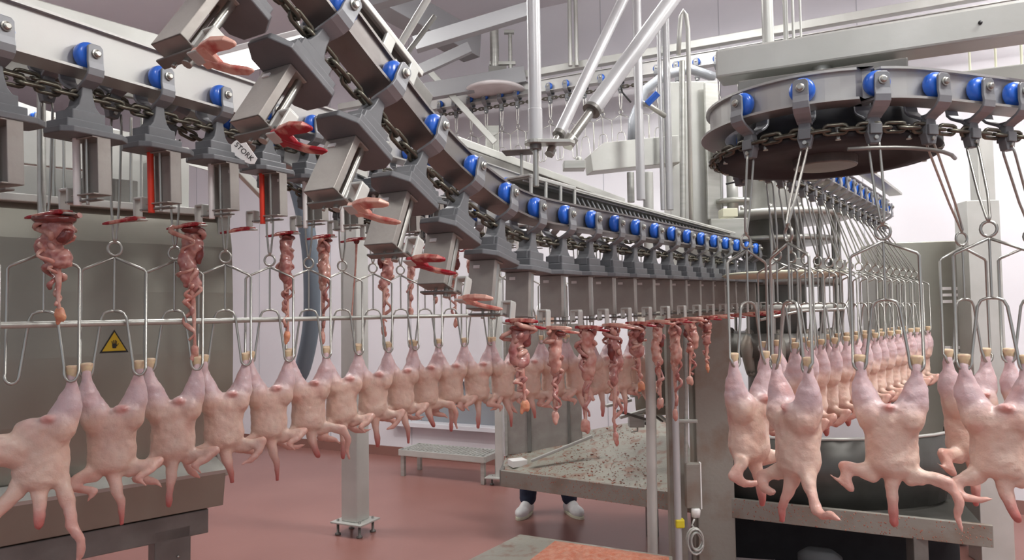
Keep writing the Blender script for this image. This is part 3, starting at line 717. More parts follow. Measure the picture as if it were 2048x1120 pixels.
PK = {'a': make_pack(1, 0.29, 0.070, True), 'b': make_pack(2, 0.44, 0.052, True), 'c': make_pack(3, 0.42, 0.052, True), 'd': make_pack(4, 0.44, 0.046),
      't': make_pack(5, 0.36, thin=True), 'e': make_pack(6, 0.30, 0.045), 'f': make_pack(7, 0.26, 0.050, True), 'g': make_pack(8, 0.36, 0.040)}
def forkpt(Mx, y=-0.12, x=0.0): return (Mx @ Vector((x, y, -0.418)))
d2 = A2[1] - A2[0]
for i, (kk, pk) in enumerate(((0, 'a'), (2, 'b'), (4, 'c'), (5, 'd'), (6, 't'), (7, 'b'), (8, 'g'), (9, 'e'), (10, 'd'), (11, 'e'))):
    Mx = frame(A2[kk + 2], -d2); p = forkpt(Mx, -0.115)
    dup(PK[pk], rotz(p, i * 0.8), 'dangling %s of chicken guts under the high left rail, %s from the left' % ('thin string' if pk == 't' else 'pack', ORD[i]), 'gut packs under the left rail')
for i, k in enumerate(range(7, NA - 6)):
    Mx = frame(Apts[k], Apts[k + 1] - Apts[k - 1]); p = forkpt(Mx, -0.11)
    dup(PK['fegbfgdef'[i % 9]], rotz(p, i * 1.3 + 0.5), 'red gut pack hanging below the level gripper row, %s from its near end' % ORD[i], 'gut packs under the level row')

# ------------------------------------------------------------------ line C: wheel turn at the right
CC = Vector((1.06, 2.34)); CR = 0.36; CZ = EYE + 0.63
ca_ = []
for a in range(100, 266, 15): ca_.append((CC.x + CR * math.cos(R(a)), CC.y + CR * math.sin(R(a)), CZ))
ca_ += [(1.03, 1.982, CZ), (1.13, 1.985, CZ), (1.25, 2.015, CZ), (1.40, 2.065, CZ), (1.56, 2.12, CZ), (1.85, 2.22, CZ), (2.2, 2.34, CZ)]
Cpath = Path(ca_)
tag(sweep('conveyor_rail', Cpath, ibeam(w=0.04, zt=0.052), m_rail, step=0.04), 'curved steel rail wrapping around the big overhead wheel', 'rail')
make_chain(Cpath, -0.118, 'steel chain wrapped around the big overhead wheel', 0.0, 1.9, most=60)
# overhead wheel
t = empty('turning_wheel', 'large dark overhead turning wheel above the nearest right chickens', 'wheel', (CC.x, CC.y, EYE + 0.50))
MB().lathe([(0.05, 0.028), (0.30, 0.028), (0.335, 0.022), (0.345, 0.0), (0.335, -0.012), (0.26, -0.02), (0.24, 0.0), (0.05, 0.0)], 48).build('rim_disc', m_dgrey, t)
MB().lathe([(0.10, -0.03), (0.10, 0.14)], 28, smooth=False).build('hub', m_steel_dark, t, 0.004)
MB().lathe([(0.27, 0.03), (0.28, 0.04), (0.28, 0.10), (0.27, 0.11)], 32).build('drum', m_dgrey, t)
MB().tube([(0, 0, 0.1), (0, 0, 0.36)], 0.03, 16).build('shaft', m_steel, t)
for k in range(10):
    a = k * math.pi / 5; MB().tube([(0.335 * math.cos(a), 0.335 * math.sin(a), -0.014), (0.335 * math.cos(a), 0.335 * math.sin(a), 0.03)], 0.008, 8).build('bolt', m_wire, t)
MB().tube([(0.37 * math.cos(a), 0.37 * math.sin(a), -0.05) for a in [R(x) for x in range(255, 335, 10)]], 0.006, 8).build('rim_guard', m_steel_dark, t)
# trolleys, shackles and chickens of line C
TC = [(1475, 1), (1497, 0), (1605, 0), (1740, 0), (1855, 0), (1935, 0), (2010, 0)]
def nearest(path, px, lo, hi):
    best = None
    for i in range(200):
        s = lo + (hi - lo) * i / 199; p, _ = path.at(s); q = p - Vector((0, 0, EYE)); u = 1024 + F * q.dot(rr) / q.dot(fwd)
        if best is None or abs(u - px) < best[0]: best = (abs(u - px), s)
    return best[1]
sm = 0.0
for i in range(200):
    s = Cpath.len * i / 199; p, _ = Cpath.at(s); 
    if p.x < CC.x - CR * 0.985: sm = s
cs = [nearest(Cpath, 1478, 0, sm), nearest(Cpath, 1500, sm, Cpath.len), nearest(Cpath, 1606, sm, Cpath.len), nearest(Cpath, 1740, sm, Cpath.len), nearest(Cpath, 1855, sm, Cpath.len), nearest(Cpath, 1937, sm, Cpath.len), nearest(Cpath, 2010, sm, Cpath.len)]
for i, s in enumerate(cs):
    p, tt = Cpath.at(s)
    dup(trol, frame(p, tt), 'wheeled trolley on the rail around the big wheel, %s from the left' % ORD[i], 'trolleys around the big wheel')
# target hock midpoints (px, depth), yaw, pose, label
CL = [(1, 1510, 2.16, 15, 1, 'leftmost near chicken, seen edge on, beside the main column'), (2, 1584, 1.99, -62, 1, 'near chicken with one wing stretched out to the right'),
      (3, 1776, 1.97, -30, 0, 'near chicken seen squarely from behind, wings spread below'), (4, 1932, 2.16, 10, 4, 'partly hidden chicken behind the rightmost carcass'),
      (5, 1985, 1.86, -42, 2, 'large near chicken at the right edge with wing held out')]
CL = [(1, 1500, 2.18, 30, 2, CL[0][5]), (2, 1584, 1.98, -75, 1, CL[1][5]), (3, 1776, 1.96, -30, 0, CL[2][5]), (4, 1935, 2.20, 12, 4, CL[3][5]), (5, 1990, 1.92, -30, 5, CL[4][5])]
for n_, (ti, px, d, yaw, po, lab) in enumerate(CL):
    h = P(px, 733, d); h.z = HZ; top, _ = Cpath.at(cs[ti]); Mx = rotz(h, R(yaw)); loc = Mx.inverted() @ top
    sh = make_shackle(0.65, loc.x, loc.y); tag(sh, 'near steel shackle at the right holding the %s' % ('edge-on chicken', 'chicken with outstretched wing', 'squarely seen chicken', 'partly hidden chicken', 'rightmost chicken')[n_], 'shackle', 'shackles around the big wheel'); sh.matrix_world = Mx
    dup(CH[po], Mx, lab, 'near chickens at the right')
# extra near chicken shackle at the far right edge (mostly outside)
h = P(2075, 735, 2.15); h.z = HZ; top, _ = Cpath.at(cs[6]); Mx = rotz(h, R(-35)); loc = Mx.inverted() @ top
sh = make_shackle(0.65, loc.x, loc.y); tag(sh, 'steel shackle cut off by the right edge of the view', 'shackle', 'shackles around the big wheel'); sh.matrix_world = Mx
dup(CH[3], Mx, 'chicken carcass cut off by the right edge of the view', 'near chickens at the right')

# big beams at the upper right
b0 = P(1438, 138, 2.51); b1 = P(2150, 30, 2.02)
tag(beam('overhead_beam', b0, b1, 0.12, 0.10, m_steel_light, bevel=0.008), 'thick pale steel box beam crossing over the big wheel', 'beam')
MB().lathe([(0.006, 0), (0.006, 0.003)], 10, Matrix.Translation(((P(1958, 72, 2.1) - b0).length, -0.061, 0)) @ Matrix.Rotation(R(90), 4, 'X')).build('hole_plug', m_dark, bpy.data.objects['overhead_beam'])
tag(beam('overhead_beam', P(1898, 168, 2.55), P(2150, 140, 2.25), 0.08, 0.065, m_steel_light, bevel=0.005), 'lower pale beam above the rail at the right edge', 'beam')
gm = MB().prism([(-0.30, 0.12), (0.20, 0.12), (0.24, -0.055), (-0.18, -0.055)], -0.006, 0.006, XZ).build('mounting_plate', m_steel, None, 0.003)
gm.matrix_world = frame((CC.x + 0.02, CC.y + 0.02, EYE + 0.74), b1 - b0); tag(gm, 'tapered steel mounting plate between beam and big wheel', 'plate')
gm2 = MB().box((0, 0, 0), (0.5, 0.3, 0.075)).build('mounting_plate', m_steel_dark, None, 0.004); gm2.matrix_world = frame((CC.x, CC.y, EYE + 0.722), b1 - b0)
tag(gm2, 'dark steel block between the pale box beam and the big wheel', 'plate')
for i, (px, rr_, d) in enumerate(((1537, 0.020, 2.48), (1573, 0.0085, 2.46), (1588, 0.005, 2.44), (1603, 0.004, 2.44))):
    a_ = P(px, 100, d)
    tag(MB().tube([(a_.x, a_.y, a_.z), (a_.x, a_.y, a_.z + 1.4)], rr_, 12).build('hanger_tube', m_steel_light), ['wide pale tube', 'bright round rod', 'thin steel rod', 'thinnest steel rod'][i] + ' rising from the pale box beam', 'tube')
for i, px in enumerate((1938, 1990, 2042)):
    a_ = P(px, 90, 2.5 - 0.06 * i); b_ = P(px + 3, 166, 2.5 - 0.06 * i)
    tag(MB().tube([a_ + Vector((0, 0, 0.06)), b_ - Vector((0, 0, 0.02))], 0.004, 8).build('hanger_rod', m_cream), 'thin pale rod between the two upper right beams, %s from the left' % ORD[i], 'rod')

# ------------------------------------------------------------------ line D: dense row behind the wheel
Dxy = [(1.134 + 0.0987 * k, 2.913 + 0.129 * k) for k in range(-1, 15)]
DZ = EYE + 0.665
Dp = Path([(0.94, 2.65, DZ)] + [(x, y, DZ) for k, (x, y) in enumerate(Dxy)] + [(2.62, 4.86, DZ)])
tag(sweep('conveyor_rail', Dp, ibeam(zt=0.07), m_rail), 'steel rail receding behind the big wheel over the dense chicken row', 'rail')
make_chain(Dp, -0.11, 'greasy chain over the dense chicken row behind the big wheel', 0.1, 2.9, most=60)
gu = sweep('chain_guard', Dp, [(-0.10, 0.10), (-0.02, 0.10), (-0.02, 0.115), (-0.10, 0.115)], m_steel); tag(gu, 'slotted steel guard strip above the dense right row', 'guard')
for k, (x, y) in enumerate(Dxy):
    s = k / 16; sx = 0.02 + 0.17 * s; sy = -0.04 * s
    top = Vector((x, y, DZ)); yaw = R(-52 + 8 * math.sin(k * 2.1)); Mx = rotz((x + sx, y + sy, HZ - 0.0), yaw)
    dup(trol, frame(top, (0.0987, 0.129, 0)), 'wheeled trolley over the dense right row, %s from the camera' % ORD[k], 'trolleys of the dense row')
    loc = Mx.inverted() @ top
    sh = make_shackle(loc.z - 0.15, loc.x, loc.y)
    tag(sh, 'slanting steel shackle of the dense right row, %s from the camera' % ORD[k], 'shackle', 'shackles of the dense row'); sh.matrix_world = Mx
    dup(CH[7 + k % 2], Mx, 'chicken packed in the dense row behind the wheel, %s from the camera' % ORD[k], 'chickens in the dense row')

# ------------------------------------------------------------------ line E: high empty return line far behind
Edir = Vector((2.9, -1.4)).normalized(); E0 = Vector((0.39, 6.8)); EZ = EYE + 2.2
Epath = Path([(E0.x + Edir.x * s, E0.y + Edir.y * s, EZ) for s in (-2.6, -1.6, -0.6, 0.4, 1.4, 2.4, 3.4, 4.6)])
tag(sweep('conveyor_rail', Epath, ibeam(), m_rail), 'high far rail with empty shackles along the rear wall', 'rail')
tag(beam('support_beam', (E0.x - Edir.x * 2.6, E0.y - Edir.y * 2.6 + 0.02, EZ + 0.17), (E0.x + Edir.x * 4.6, E0.y + Edir.y * 4.6 + 0.02, EZ + 0.17), 0.08, 0.07, m_steel_light), 'pale beam just above the high far rail', 'beam')
shE = make_shackle(0.575)
make_chain(Epath, -0.11, 'thin chain along the high far rail', 0.0, 3.6)
for k in range(27):
    s = 0.12 + k * 0.178; p, tt = Epath.at(s)
    dup(trol, frame(p, tt), 'small far trolley on the high rear rail, %s from the left' % ORD[k], 'trolleys on the high far rail')
    dup(shE, rotz((p.x, p.y, p.z - 0.725), R(-24 + 10 * math.sin(k * 1.9))), 'empty far shackle on the high rear rail, %s from the left' % ORD[k], 'empty shackles on the high far rail')
ec = P(990, 186, 6.95)
t = empty('return_wheel', 'white round return wheel hanging under the roof behind the tube', 'wheel', ec)
MB().lathe([(0.28, 0.0), (0.30, 0.01), (0.30, 0.03), (0.26, 0.05), (0.05, 0.055)], 40).build('rim_disc', m_disc, t)
b = MB(); b.box((0, 0, 0.16), (0.30, 0.16, 0.03)); b.box((-0.13, 0, 0.10), (0.03, 0.16, 0.12)); b.box((0.13, 0, 0.10), (0.03, 0.16, 0.12)); b.box((0.03, 0, 0.21), (0.18, 0.14, 0.09))
b.build('drive_frame', m_steel_dark, t, 0.004)
b = MB(); b.tube([(0.0, 0, 0.05), (0, 0, 0.75)], 0.045, 14); b.tube([(0.16, 0, 0.15), (0.16, 0, 0.60)], 0.02, 10); b.box((0.15, 0, 0.62), (0.10, 0.05, 0.03)); b.box((0.08, 0, 0.30), (0.26, 0.04, 0.03))
b.build('spindle', m_steel, t)
bp_ = P(985, 300, 7.2)
tag(MB().box((0, 0, 0), (0.14, 0.10, 2.75)).build('wall_post', m_steel, None, 0.005), 'pale square post below the return wheel by the rear wall', 'post').location = (bp_.x, bp_.y, 2.2)
tag(beam('brace', P(852, 135, 6.9), P(990, 285, 6.9), 0.03, 0.06, m_steel_light), 'diagonal steel brace left of the return wheel', 'brace')
tag(MB().tube([P(860, -10, 4.0), P(800, 90, 4.0)], 0.022, 10).build('roof_pipe', m_steel_light), 'slanting pale pipe near the top above the rising rail', 'pipe')
tag(MB().tube([P(870, 32, 4.6), P(812, 110, 4.6)], 0.018, 10).build('roof_pipe', m_steel_dark), 'darker slanting pipe behind the pale one near the top', 'pipe')
b = MB(); a_ = P(1146, 60, 6.6)
for x in (-0.03, 0.03): b.tube([(a_.x + x, a_.y, a_.z - 0.35), (a_.x + x, a_.y, CEIL)], 0.02, 10)
tag(b.build('ceiling_hanger', m_steel_light), 'twin pale pipes hanging from the ceiling behind the slanting tubes', 'pipe')

# far left small rail
Fp = Path([P(-60, 186, 5.2), P(60, 232, 5.6), P(180, 262, 6.0), P(420, 330, 6.8)])
tag(sweep('conveyor_rail', Fp, [(-0.01, -0.06), (0.01, -0.06), (0.01, 0.08), (-0.01, 0.08)], m_steel_light), 'small far rail glimpsed behind the high left carriers', 'rail')
for k, px in enumerate((8, 40, 68)):
    s = nearest(Fp, px, 0, Fp.len); p, tt = Fp.at(s); dup(trol, frame(p, tt), 'tiny far trolley at the left edge, %s from the left' % ORD[k], 'trolleys on the small far rail')

# ------------------------------------------------------------------ left cabinet with trough
cR = P(458, 700, 3.12); cdir = Vector((0.59, 0.52, 0)).normalized(); cang = math.atan2(cdir.y, cdir.x)
t = empty('scalding_cabinet', 'large curved stainless cabinet filling the left side behind the chickens', 'cabinet', (cR.x, cR.y, 0), cang)
prof = [(0.02, 2.09), (0.0, 2.06), (-0.03, 1.95), (-0.045, 1.75), (-0.05, 1.5), (-0.045, 1.25), (-0.02, 1.08), (0.0, 0.98), (0.45, 0.98), (0.45, 2.09)]
YZX = Matrix(((0, 0, 1, 0), (1, 0, 0, 0), (0, 1, 0, 0), (0, 0, 0, 1)))
MB().prism(prof, -2.4, 0, YZX, True).build('shell', m_cabinet, t)
s_ = t.children
for f_ in bpy.data.objects['shell'].data.polygons: f_.use_smooth = False
MB().box((-0.03, 0.0, 1.52), (0.05, 0.03, 1.14)).build('edge_strip', m_steel, t, 0.004)
MB().box((-1.2, 0.22, 2.10), (2.4, 0.5, 0.03)).build('top_plate', m_steel_light, t, 0.004)
tr = MB().prism([(-0.14, 1.005), (-0.13, 1.005), (-0.10, 0.86), (0.30, 0.80), (0.30, 0.79), (-0.11, 0.85), (-0.14, 0.99)], -2.4, -0.06, YZX).build('trough', m_cabinet, t, 0.003)
MB().prism([(-0.14, 0.99), (-0.02, 1.03), (-0.02, 1.04), (-0.15, 1.006)], -2.4, -0.06, YZX).build('trough_lip', m_steel_light, t)
MB().box((-1.25, 0.10, 0.78), (2.3, 0.3, 0.10)).build('underframe', m_steel_dark, t, 0.004)
for x in (-0.24, -1.9):
    lg = MB().box((x, 0.0, 0.39), (0.14, 0.10, 0.78)).build('leg', m_steel_dark, t, 0.006)
    for k in range(4): MB().lathe([(0.006, 0), (0.006, 0.004)], 8, Matrix.Translation((x + 0.02, -0.052, 0.66 - k * 0.09)) @ Matrix.Rotation(R(90), 4, 'X')).build('bolt', m_wire, lg)
# things on and above the cabinet
for i, (px, py, w, h, d, m, lab) in enumerate(((40, 368, 0.45, 0.14, 2.95, m_steel_light, 'pale flat housing on top of the left cabinet at the left edge'), (215, 385, 0.20, 0.10, 3.0, m_steel_dark, 'dark gearbox on the left cabinet behind the red rod'),
        (275, 345, 0.30, 0.34, 3.3, m_steel_light, 'pale sloping cover behind the red rod'), (100, 300, 0.55, 0.20, 3.6, m_steel_light, 'pale machine panel behind the leftmost white rod'), (345, 375, 0.10, 0.36, 3.25, m_steel_light, 'upright perforated strip behind the second white rod'))):
    c = P(px, py, d); tag(vbox('machine_housing', c, (w, 0.16, h), cang, m), lab, 'housing')
tag(MB().tube([P(82, 130, 2.5), P(84, 430, 2.5)], 0.014, 10).build('upright_post', m_steel), 'thick upright steel post behind the leftmost carriers', 'post')
for i, px in enumerate((108, 128, 190, 262, 283)):
    tag(MB().tube([P(px, 235, 2.9), P(px, 425, 2.9)], 0.006, 8).build('upright_rod', m_wire), 'thin upright rod behind the high left carriers, %s from the left' % ORD[i], 'rod')
tag(beam('diagonal_brace', P(478, 340, 3.6), P(560, 425, 3.9), 0.03, 0.05, m_steel_light), 'diagonal steel brace right of the second red rod', 'brace')

# warning sign
sp = P(228, 682, 2.76); sc = 0.046
loc = t.matrix_world.inverted() if False else None
Ms = Matrix.Rotation(cang, 4, 'Z'); inv = (Matrix.Translation((cR.x, cR.y, 0)) @ Ms).inverted()
lp = inv @ sp
yf = -0.047
# intersect the ray with the cabinet front
o_ = inv @ Vector((0, 0, EYE)); dd_ = (lp - o_); k_ = (yf - o_.y) / dd_.y; lp = o_ + dd_ * k_
sg = empty('warning_sign', 'small yellow triangular hand warning sign on the left cabinet', 'sign'); sg.matrix_world = Matrix.Translation((cR.x, cR.y, 0)) @ Ms @ Matrix.Translation((lp.x, yf - 0.004, lp.z - 0.004))
tri = lambda s, dz=0: [(-s * 1.0, -s * 0.82 + dz), (s * 1.0, -s * 0.82 + dz), (0, s * 0.95 + dz)]
MB().prism(tri(0.051), -0.001, 0.001, XZ).build('border', m_black, sg)
MB().prism(tri(0.042, -0.0006), -0.0022, -0.0012, XZ).build('panel', m_yellow, sg)
hd = MB(); hd.prism([(-0.006, -0.024), (0.006, -0.024), (0.009, -0.012), (0.007, -0.006), (-0.007, -0.006), (-0.008, -0.014)], -0.0032, -0.0024, XZ)
for i, (x0, x1, l) in enumerate(((-0.006, -0.009, 0.004), (-0.002, -0.003, 0.008), (0.002, 0.003, 0.008), (0.006, 0.008, 0.005), (0.008, 0.015, -0.006))):
    z0 = -0.007 if i < 4 else -0.016
    hd.prism([(x0 - 0.0014, z0), (x0 + 0.0014, z0), (x1 + 0.0012, l), (x1 - 0.0012, l)], -0.0032, -0.0024, XZ)
hd.build('hand_symbol', m_black, sg)

# ------------------------------------------------------------------ central verticals
def box_px(name, x0, x1, y0, y1, d, depth, m, lab, cat, rz=-0.25, bevel=0.006, zb=None):
    a_ = P(x0, (y0 + y1) / 2, d); b_ = P(x1, (y0 + y1) / 2, d); top = P((x0 + x1) / 2, y0, d).z; bot = P((x0 + x1) / 2, y1, d).z if zb is None else zb
    c = (a_ + b_) / 2; c.z = (top + bot) / 2
    o = vbox(name, c + Vector((0, depth / 2, 0)), ((b_ - a_).length * 0.98, depth, top - bot), rz, m, bevel)
    return tag(o, lab, cat)
box_px('machine_column', 1340, 1442, 162, 480, 4.45, 0.24, m_steel_light, 'tall pale stainless column rising behind the level gripper row', 'column', -0.05, zb=1.35)
box_px('column_plate', 1410, 1442, 165, 440, 4.38, 0.02, m_steel, 'narrow plate on the right side of the tall pale column', 'plate', 0.3)
box_px('machine_column', 1393, 1468, 620, 1120, 4.30, 0.20, m_stained, 'dark stained stainless column reaching down in the middle foreground', 'column', -0.05, zb=0.0)
box_px('machine_column', 1338, 1372, 620, 1120, 4.30, 0.10, m_stained, 'brownish stained upright left of the dark column', 'column', -0.05, zb=0.0)
tag(MB().tube([P(1296, 345, 4.15), Vector((P(1300, 900, 4.15).x, 4.15, 0.0))], 0.030, 14).build('upright_pipe', m_steel_light), 'long single upright pipe standing in front of the drip tray', 'pipe')
def vpipe(px, y0, y1, d, r, m, lab):
    a_ = P(px, y1, d); z = P(px, y0, d).z
    return tag(MB().tube([(a_.x, a_.y, a_.z), (a_.x, a_.y, z)], r, 12).build('upright_pipe', m_tube if m is m_steel_light else m), lab, 'pipe')
vpipe(1282, -160, 400, 4.1, 0.026, m_steel_light, 'pale upright pipe left of the twin pipes')
vpipe(1326, 30, 420, 4.25, 0.014, m_steel_light, 'left one of the twin upright pipes by the tall column')
vpipe(1340, -120, 420, 4.25, 0.022, m_steel_light, 'right one of the twin upright pipes by the tall column')
vpipe(1358, 660, 1120, 4.12, 0.020, m_steel_light, 'thin pale pipe with yellow tape beside the dark column')
ty = P(1359, 1046, 4.12); tag(vbox('tape_band', ty, (0.052, 0.05, 0.05), 0, m_tape, 0.008), 'band of yellow tape around the upright beside the dark column', 'tape')
c1 = P(1380, 300, 4.2); ub = []
pts = [P(1383, 470, 4.2), P(1376, 60, 4.2), P(1372, 30, 4.2), P(1367, 22, 4.2), P(1362, 32, 4.2), P(1359, 62, 4.2), P(1357, 110, 4.2)]
tag(MB().tube(pts, 0.014, 10).build('bent_pipe', m_steel_light), 'pipe bent over like a hook in front of the tall column', 'pipe')
tag(MB().tube([P(1364, 122, 4.2), P(1366, 470, 4.2)], 0.018, 10).build('upright_pipe', m_steel), 'shorter upright pipe directly before the tall column', 'pipe')
t = empty('pipe_clamp', 'small clamp arm joining the pipe to the tall column pipes', 'clamp', P(1305, 218, 4.1))
MB().tube([P(1278, 204, 4.1) - t.location, P(1300, 212, 4.1) - t.location, P(1330, 232, 4.15) - t.location], 0.016, 8).build('arm', m_steel, t)
MB().tube([P(1294, 208, 4.08) - t.location, P(1316, 186, 4.05) - t.location], 0.02, 8).build('lever', m_blue, t)
tag(MB().tube([P(x, y, 4.3) for x, y in ((1262, 205), (1245, 185), (1240, 165), (1250, 145), (1270, 125))], 0.006, 8).build('cable', m_dark), 'thin dark cable looping beside the upper pipe', 'cable')
pts = [P(x, y, 5.0) for x, y in ((1262, 320), (1266, 240), (1290, 180), (1330, 150), (1380, 138), (1430, 155))]
tag(MB().tube(pts, 0.035, 10).build('flexible_tube', m_glass), 'pale bent hose arching behind the upper pipes', 'hose')
# horizontal arm
ar = MB(); a_ = P(1175, 320, 4.3); b_ = P(1352, 302, 4.4); L_ = (b_ - a_).length
ar.prism([(0, -0.085), (L_, -0.085), (L_, 0.085), (0.10, 0.085), (0.0, 0.02)], -0.07, 0.07, XZ)
arm = ar.build('cross_arm', m_steel_light, None, 0.004); arm.matrix_world = frame(a_, b_ - a_); tag(arm, 'pale box arm with chamfered end reaching left from the column', 'arm')
b = MB(); b.box((0, 0, 0.0), (0.13, 0.10, 0.05)); b.lathe([(0.02, 0.02), (0.02, 0.05), (0.01, 0.055)], 10, Matrix.Translation((0.03, 0, 0)))
o = b.build('arm_bracket', m_steel, None, 0.004); o.location = P(1148, 332, 4.2); tag(o, 'small bolted bracket at the left end of the box arm', 'bracket')
vpipe(1262, 345, 405, 4.3, 0.022, m_steel, 'short upright stub under the box arm')
box_px('cross_arm', 1432, 1500, 268, 322, 4.3, 0.14, m_steel_light, 'short pale box arm on the right side of the tall column', 'arm', 0.0)
# vertical tube with flange and diagonals
ft = P(1071, 284, 2.62)
t = empty('hanging_tube', 'thick pale vertical tube hanging from the ceiling in the centre', 'tube', ft)
MB().tube([(0, 0, 0.0), (0, 0, CEIL - ft.z)], 0.0255, 20).build('tube', m_tube, t)
MB().tube([(0, 0, 0.0), (0, 0, 0.125)], 0.0275, 20).build('sleeve', m_tube, t)
f = MB(); f.prism([(0.042 * math.cos(a), 0.042 * math.sin(a)) for a in [R(x) for x in range(60, 301, 20)]] + [(0.13, -0.03), (0.15, 0.0), (0.12, 0.03)], -0.010, 0.004)
f.build('flange', m_steel, t, 0.002)
MB().tube([(0, 0, -0.005), (0, 0, -0.03)], 0.022, 14).build('collar', m_steel_dark, t)
MB().tube([(0, 0, -0.02), (0, 0, -0.17)], 0.011, 12).build('threaded_rod', m_wire, t)
for i, (p, q, r, lab) in enumerate(((P(1118, 268, 2.68), P(1265, -40, 3.0), 0.023, 'thinner bright slanting tube running up to the right'), (P(1184, 220, 2.82), P(1372, -40, 3.1), 0.036, 'thicker pale slanting tube behind the bright one'))):
    t = empty('slanting_tube', lab, 'tube', p); v = q - p; u = v.normalized()
    q2 = p + u * ((CEIL - p.z) / u.z)
    MB().tube([(0, 0, 0), q2 - p], r, 18).build('tube', m_tube, t)
    MB().tube([-u * (0.10 if i == 0 else 0.20), u * 0.03], r * 0.55, 12).build('threaded_rod', m_wire, t)
    MB().tube([-u * 0.008, u * 0.01], r * 1.08, 18).build('end_cap', m_steel_dark, t)
    MB().tube([-u * (0.105 if i == 0 else 0.205), -u * (0.075 if i == 0 else 0.165)], r * 0.85, 6).build('nut', m_wire, t)

# grey conduit rail behind A (top left of channel)
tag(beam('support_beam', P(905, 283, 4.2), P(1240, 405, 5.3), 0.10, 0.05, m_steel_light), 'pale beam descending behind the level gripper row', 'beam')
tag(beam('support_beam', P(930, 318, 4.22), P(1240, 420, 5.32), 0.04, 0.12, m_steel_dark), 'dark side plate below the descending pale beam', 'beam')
tag(vbox('flat_bracket', P(1036, 305, 3.3), (0.14, 0.10, 0.008), -0.2, m_steel_dark), 'thin flat plate on a rod left of the vertical tube', 'plate')
vpipe(1044, 308, 385, 3.3, 0.008, m_wire, 'thin rod below the flat plate left of the tube')
# blue grey duct hose
hp = [P(590, 360, 4.7), P(606, 420, 4.7), P(620, 500, 4.7), P(624, 580, 4.7), P(622, 650, 4.7), P(612, 710, 4.7), P(596, 755, 4.7), P(560, 790, 4.7)]
tag(MB().tube(Path(hp).q[::3], 0.055, 16).build('duct_hose', m_hose), 'thick blue-grey hose curving down before the rear wall', 'hose')
# post with foot plate in the middle of the floor
pp = P(711, 1062, 5.35)
t = empty('floor_post', 'pale square steel post on a raised foot plate on the red floor', 'post', (pp.x, pp.y, 0), -0.45)
MB().box((0, 0, 1.55), (0.15, 0.15, 2.9)).build('column', m_steel_light, t, 0.01)
MB().box((0, 0, 0.095), (0.28, 0.24, 0.012)).build('foot_plate', m_steel_light, t, 0.002)
for i, (x, y) in enumerate(((-0.10, -0.08), (0.10, -0.08), (-0.10, 0.08), (0.10, 0.08))): MB().lathe([(0.022, 0), (0.022, 0.012), (0.010, 0.016), (0.010, 0.115)], 10, Matrix.Translation((x, y, 0))).build('levelling_foot', m_steel_dark, t)
# post at the left of the tray
pp = P(1000, 958, 6.75)
t = empty('floor_post', 'slim pale post left of the drip tray beside the step bench', 'post', (pp.x, pp.y, 0), -0.3)
MB().box((0, 0, 1.0), (0.07, 0.07, 1.85)).build('column', m_steel_light, t, 0.005); MB().box((-0.03, 0, 0.075), (0.20, 0.16, 0.012)).build('foot_plate', m_steel_light, t, 0.002)
for i, (x, y) in enumerate(((-0.08, 0), (0.05, 0))): MB().lathe([(0.02, 0), (0.02, 0.01), (0.009, 0.014), (0.009, 0.09)], 10, Matrix.Translation((x, y, 0))).build('levelling_foot', m_steel_dark, t)
# step bench
bl = P(805, 900, 7.6); br_ = P(990, 915, 6.75)
t = empty('step_bench', 'low grated steel step bench standing against the rear wall', 'bench', (P(897, 960, 6.95).x, 7.12, 0), wang)
g = MB(); LB, WB, HB = 0.98, 0.36, 0.27
for k in range(22): g.box((-LB / 2 + LB * (k + 0.5) / 22, 0, HB - 0.006), (0.022, WB, 0.012))
for k in range(8): g.box((0, -WB / 2 + WB * (k + 0.5) / 8, HB - 0.008), (LB, 0.006, 0.016))
g.build('grating', m_steel_light, t)
fr = MB(); fr.box((0, -WB / 2, HB - 0.03), (LB, 0.02, 0.06)); fr.box((0, WB / 2, HB - 0.03), (LB, 0.02, 0.06)); fr.box((-LB / 2, 0, HB - 0.03), (0.02, WB, 0.06)); fr.box((LB / 2, 0, HB - 0.03), (0.02, WB, 0.06))
fr.build('frame', m_steel_light, t, 0.003)
for x in (-1, 1):
    for y in (-1, 1): MB().box((x * (LB / 2 - 0.03), y * (WB / 2 - 0.03), HB / 2), (0.04, 0.04, HB)).build('leg', m_steel, t, 0.003)

# ------------------------------------------------------------------ drip tray under the carousel
TZ = 0.5
def PZ(px, z, y_px):
    v = P(px, y_px, 1.0) - Vector((0, 0, EYE)); k = (z - EYE) / v.z; return Vector((0, 0, EYE)) + v * k
f0 = PZ(1003, TZ, 940); f1 = PZ(1340, TZ, 983); f2 = PZ(1985, TZ, 1050)
f2 = f1 + (f2 - f1); b0_ = Vector((P(1012, 915, 5.45).x, 5.5, 0.55)); b1_ = Vector((0.58, 5.6, 0.70)); b2_ = Vector((1.35, 5.55, 0.86)); b3_ = Vector((2.9, 4.7, 0.80))
t = empty('drip_tray', 'wide scrap-splashed steel drip tray under the carousel', 'tray', (f1.x, f1.y, 0))
O = Vector((f1.x, f1.y, 0)); H = 0.115
def quadstrip(name, A_, B_, m, th=0.006):
    mb = MB(); n = len(A_); vs = [p - O for p in A_] + [p - O for p in B_]; vs2 = [v - Vector((0, 0, th)) for v in vs]
    fs = []
    for i in range(n - 1):
        fs.append((i, i + 1, n + i + 1, n + i)); fs.append((2 * n + i, 3 * n + i, 3 * n + i + 1, 2 * n + i + 1))
    rim = list(range(n)) + list(range(2 * n - 1, n - 1, -1))
    for i in range(len(rim)): a1 = rim[i]; a2 = rim[(i + 1) % len(rim)]; fs.append((a1, a2, a2 + 2 * n, a1 + 2 * n))
    mb.add(vs + vs2, fs); return mb.build(name, m, t)
dz = Vector((0, 0, 0.03)); fm = f1.lerp(f2, 0.12); bm_ = Vector((1.30, 5.5, 0.84))
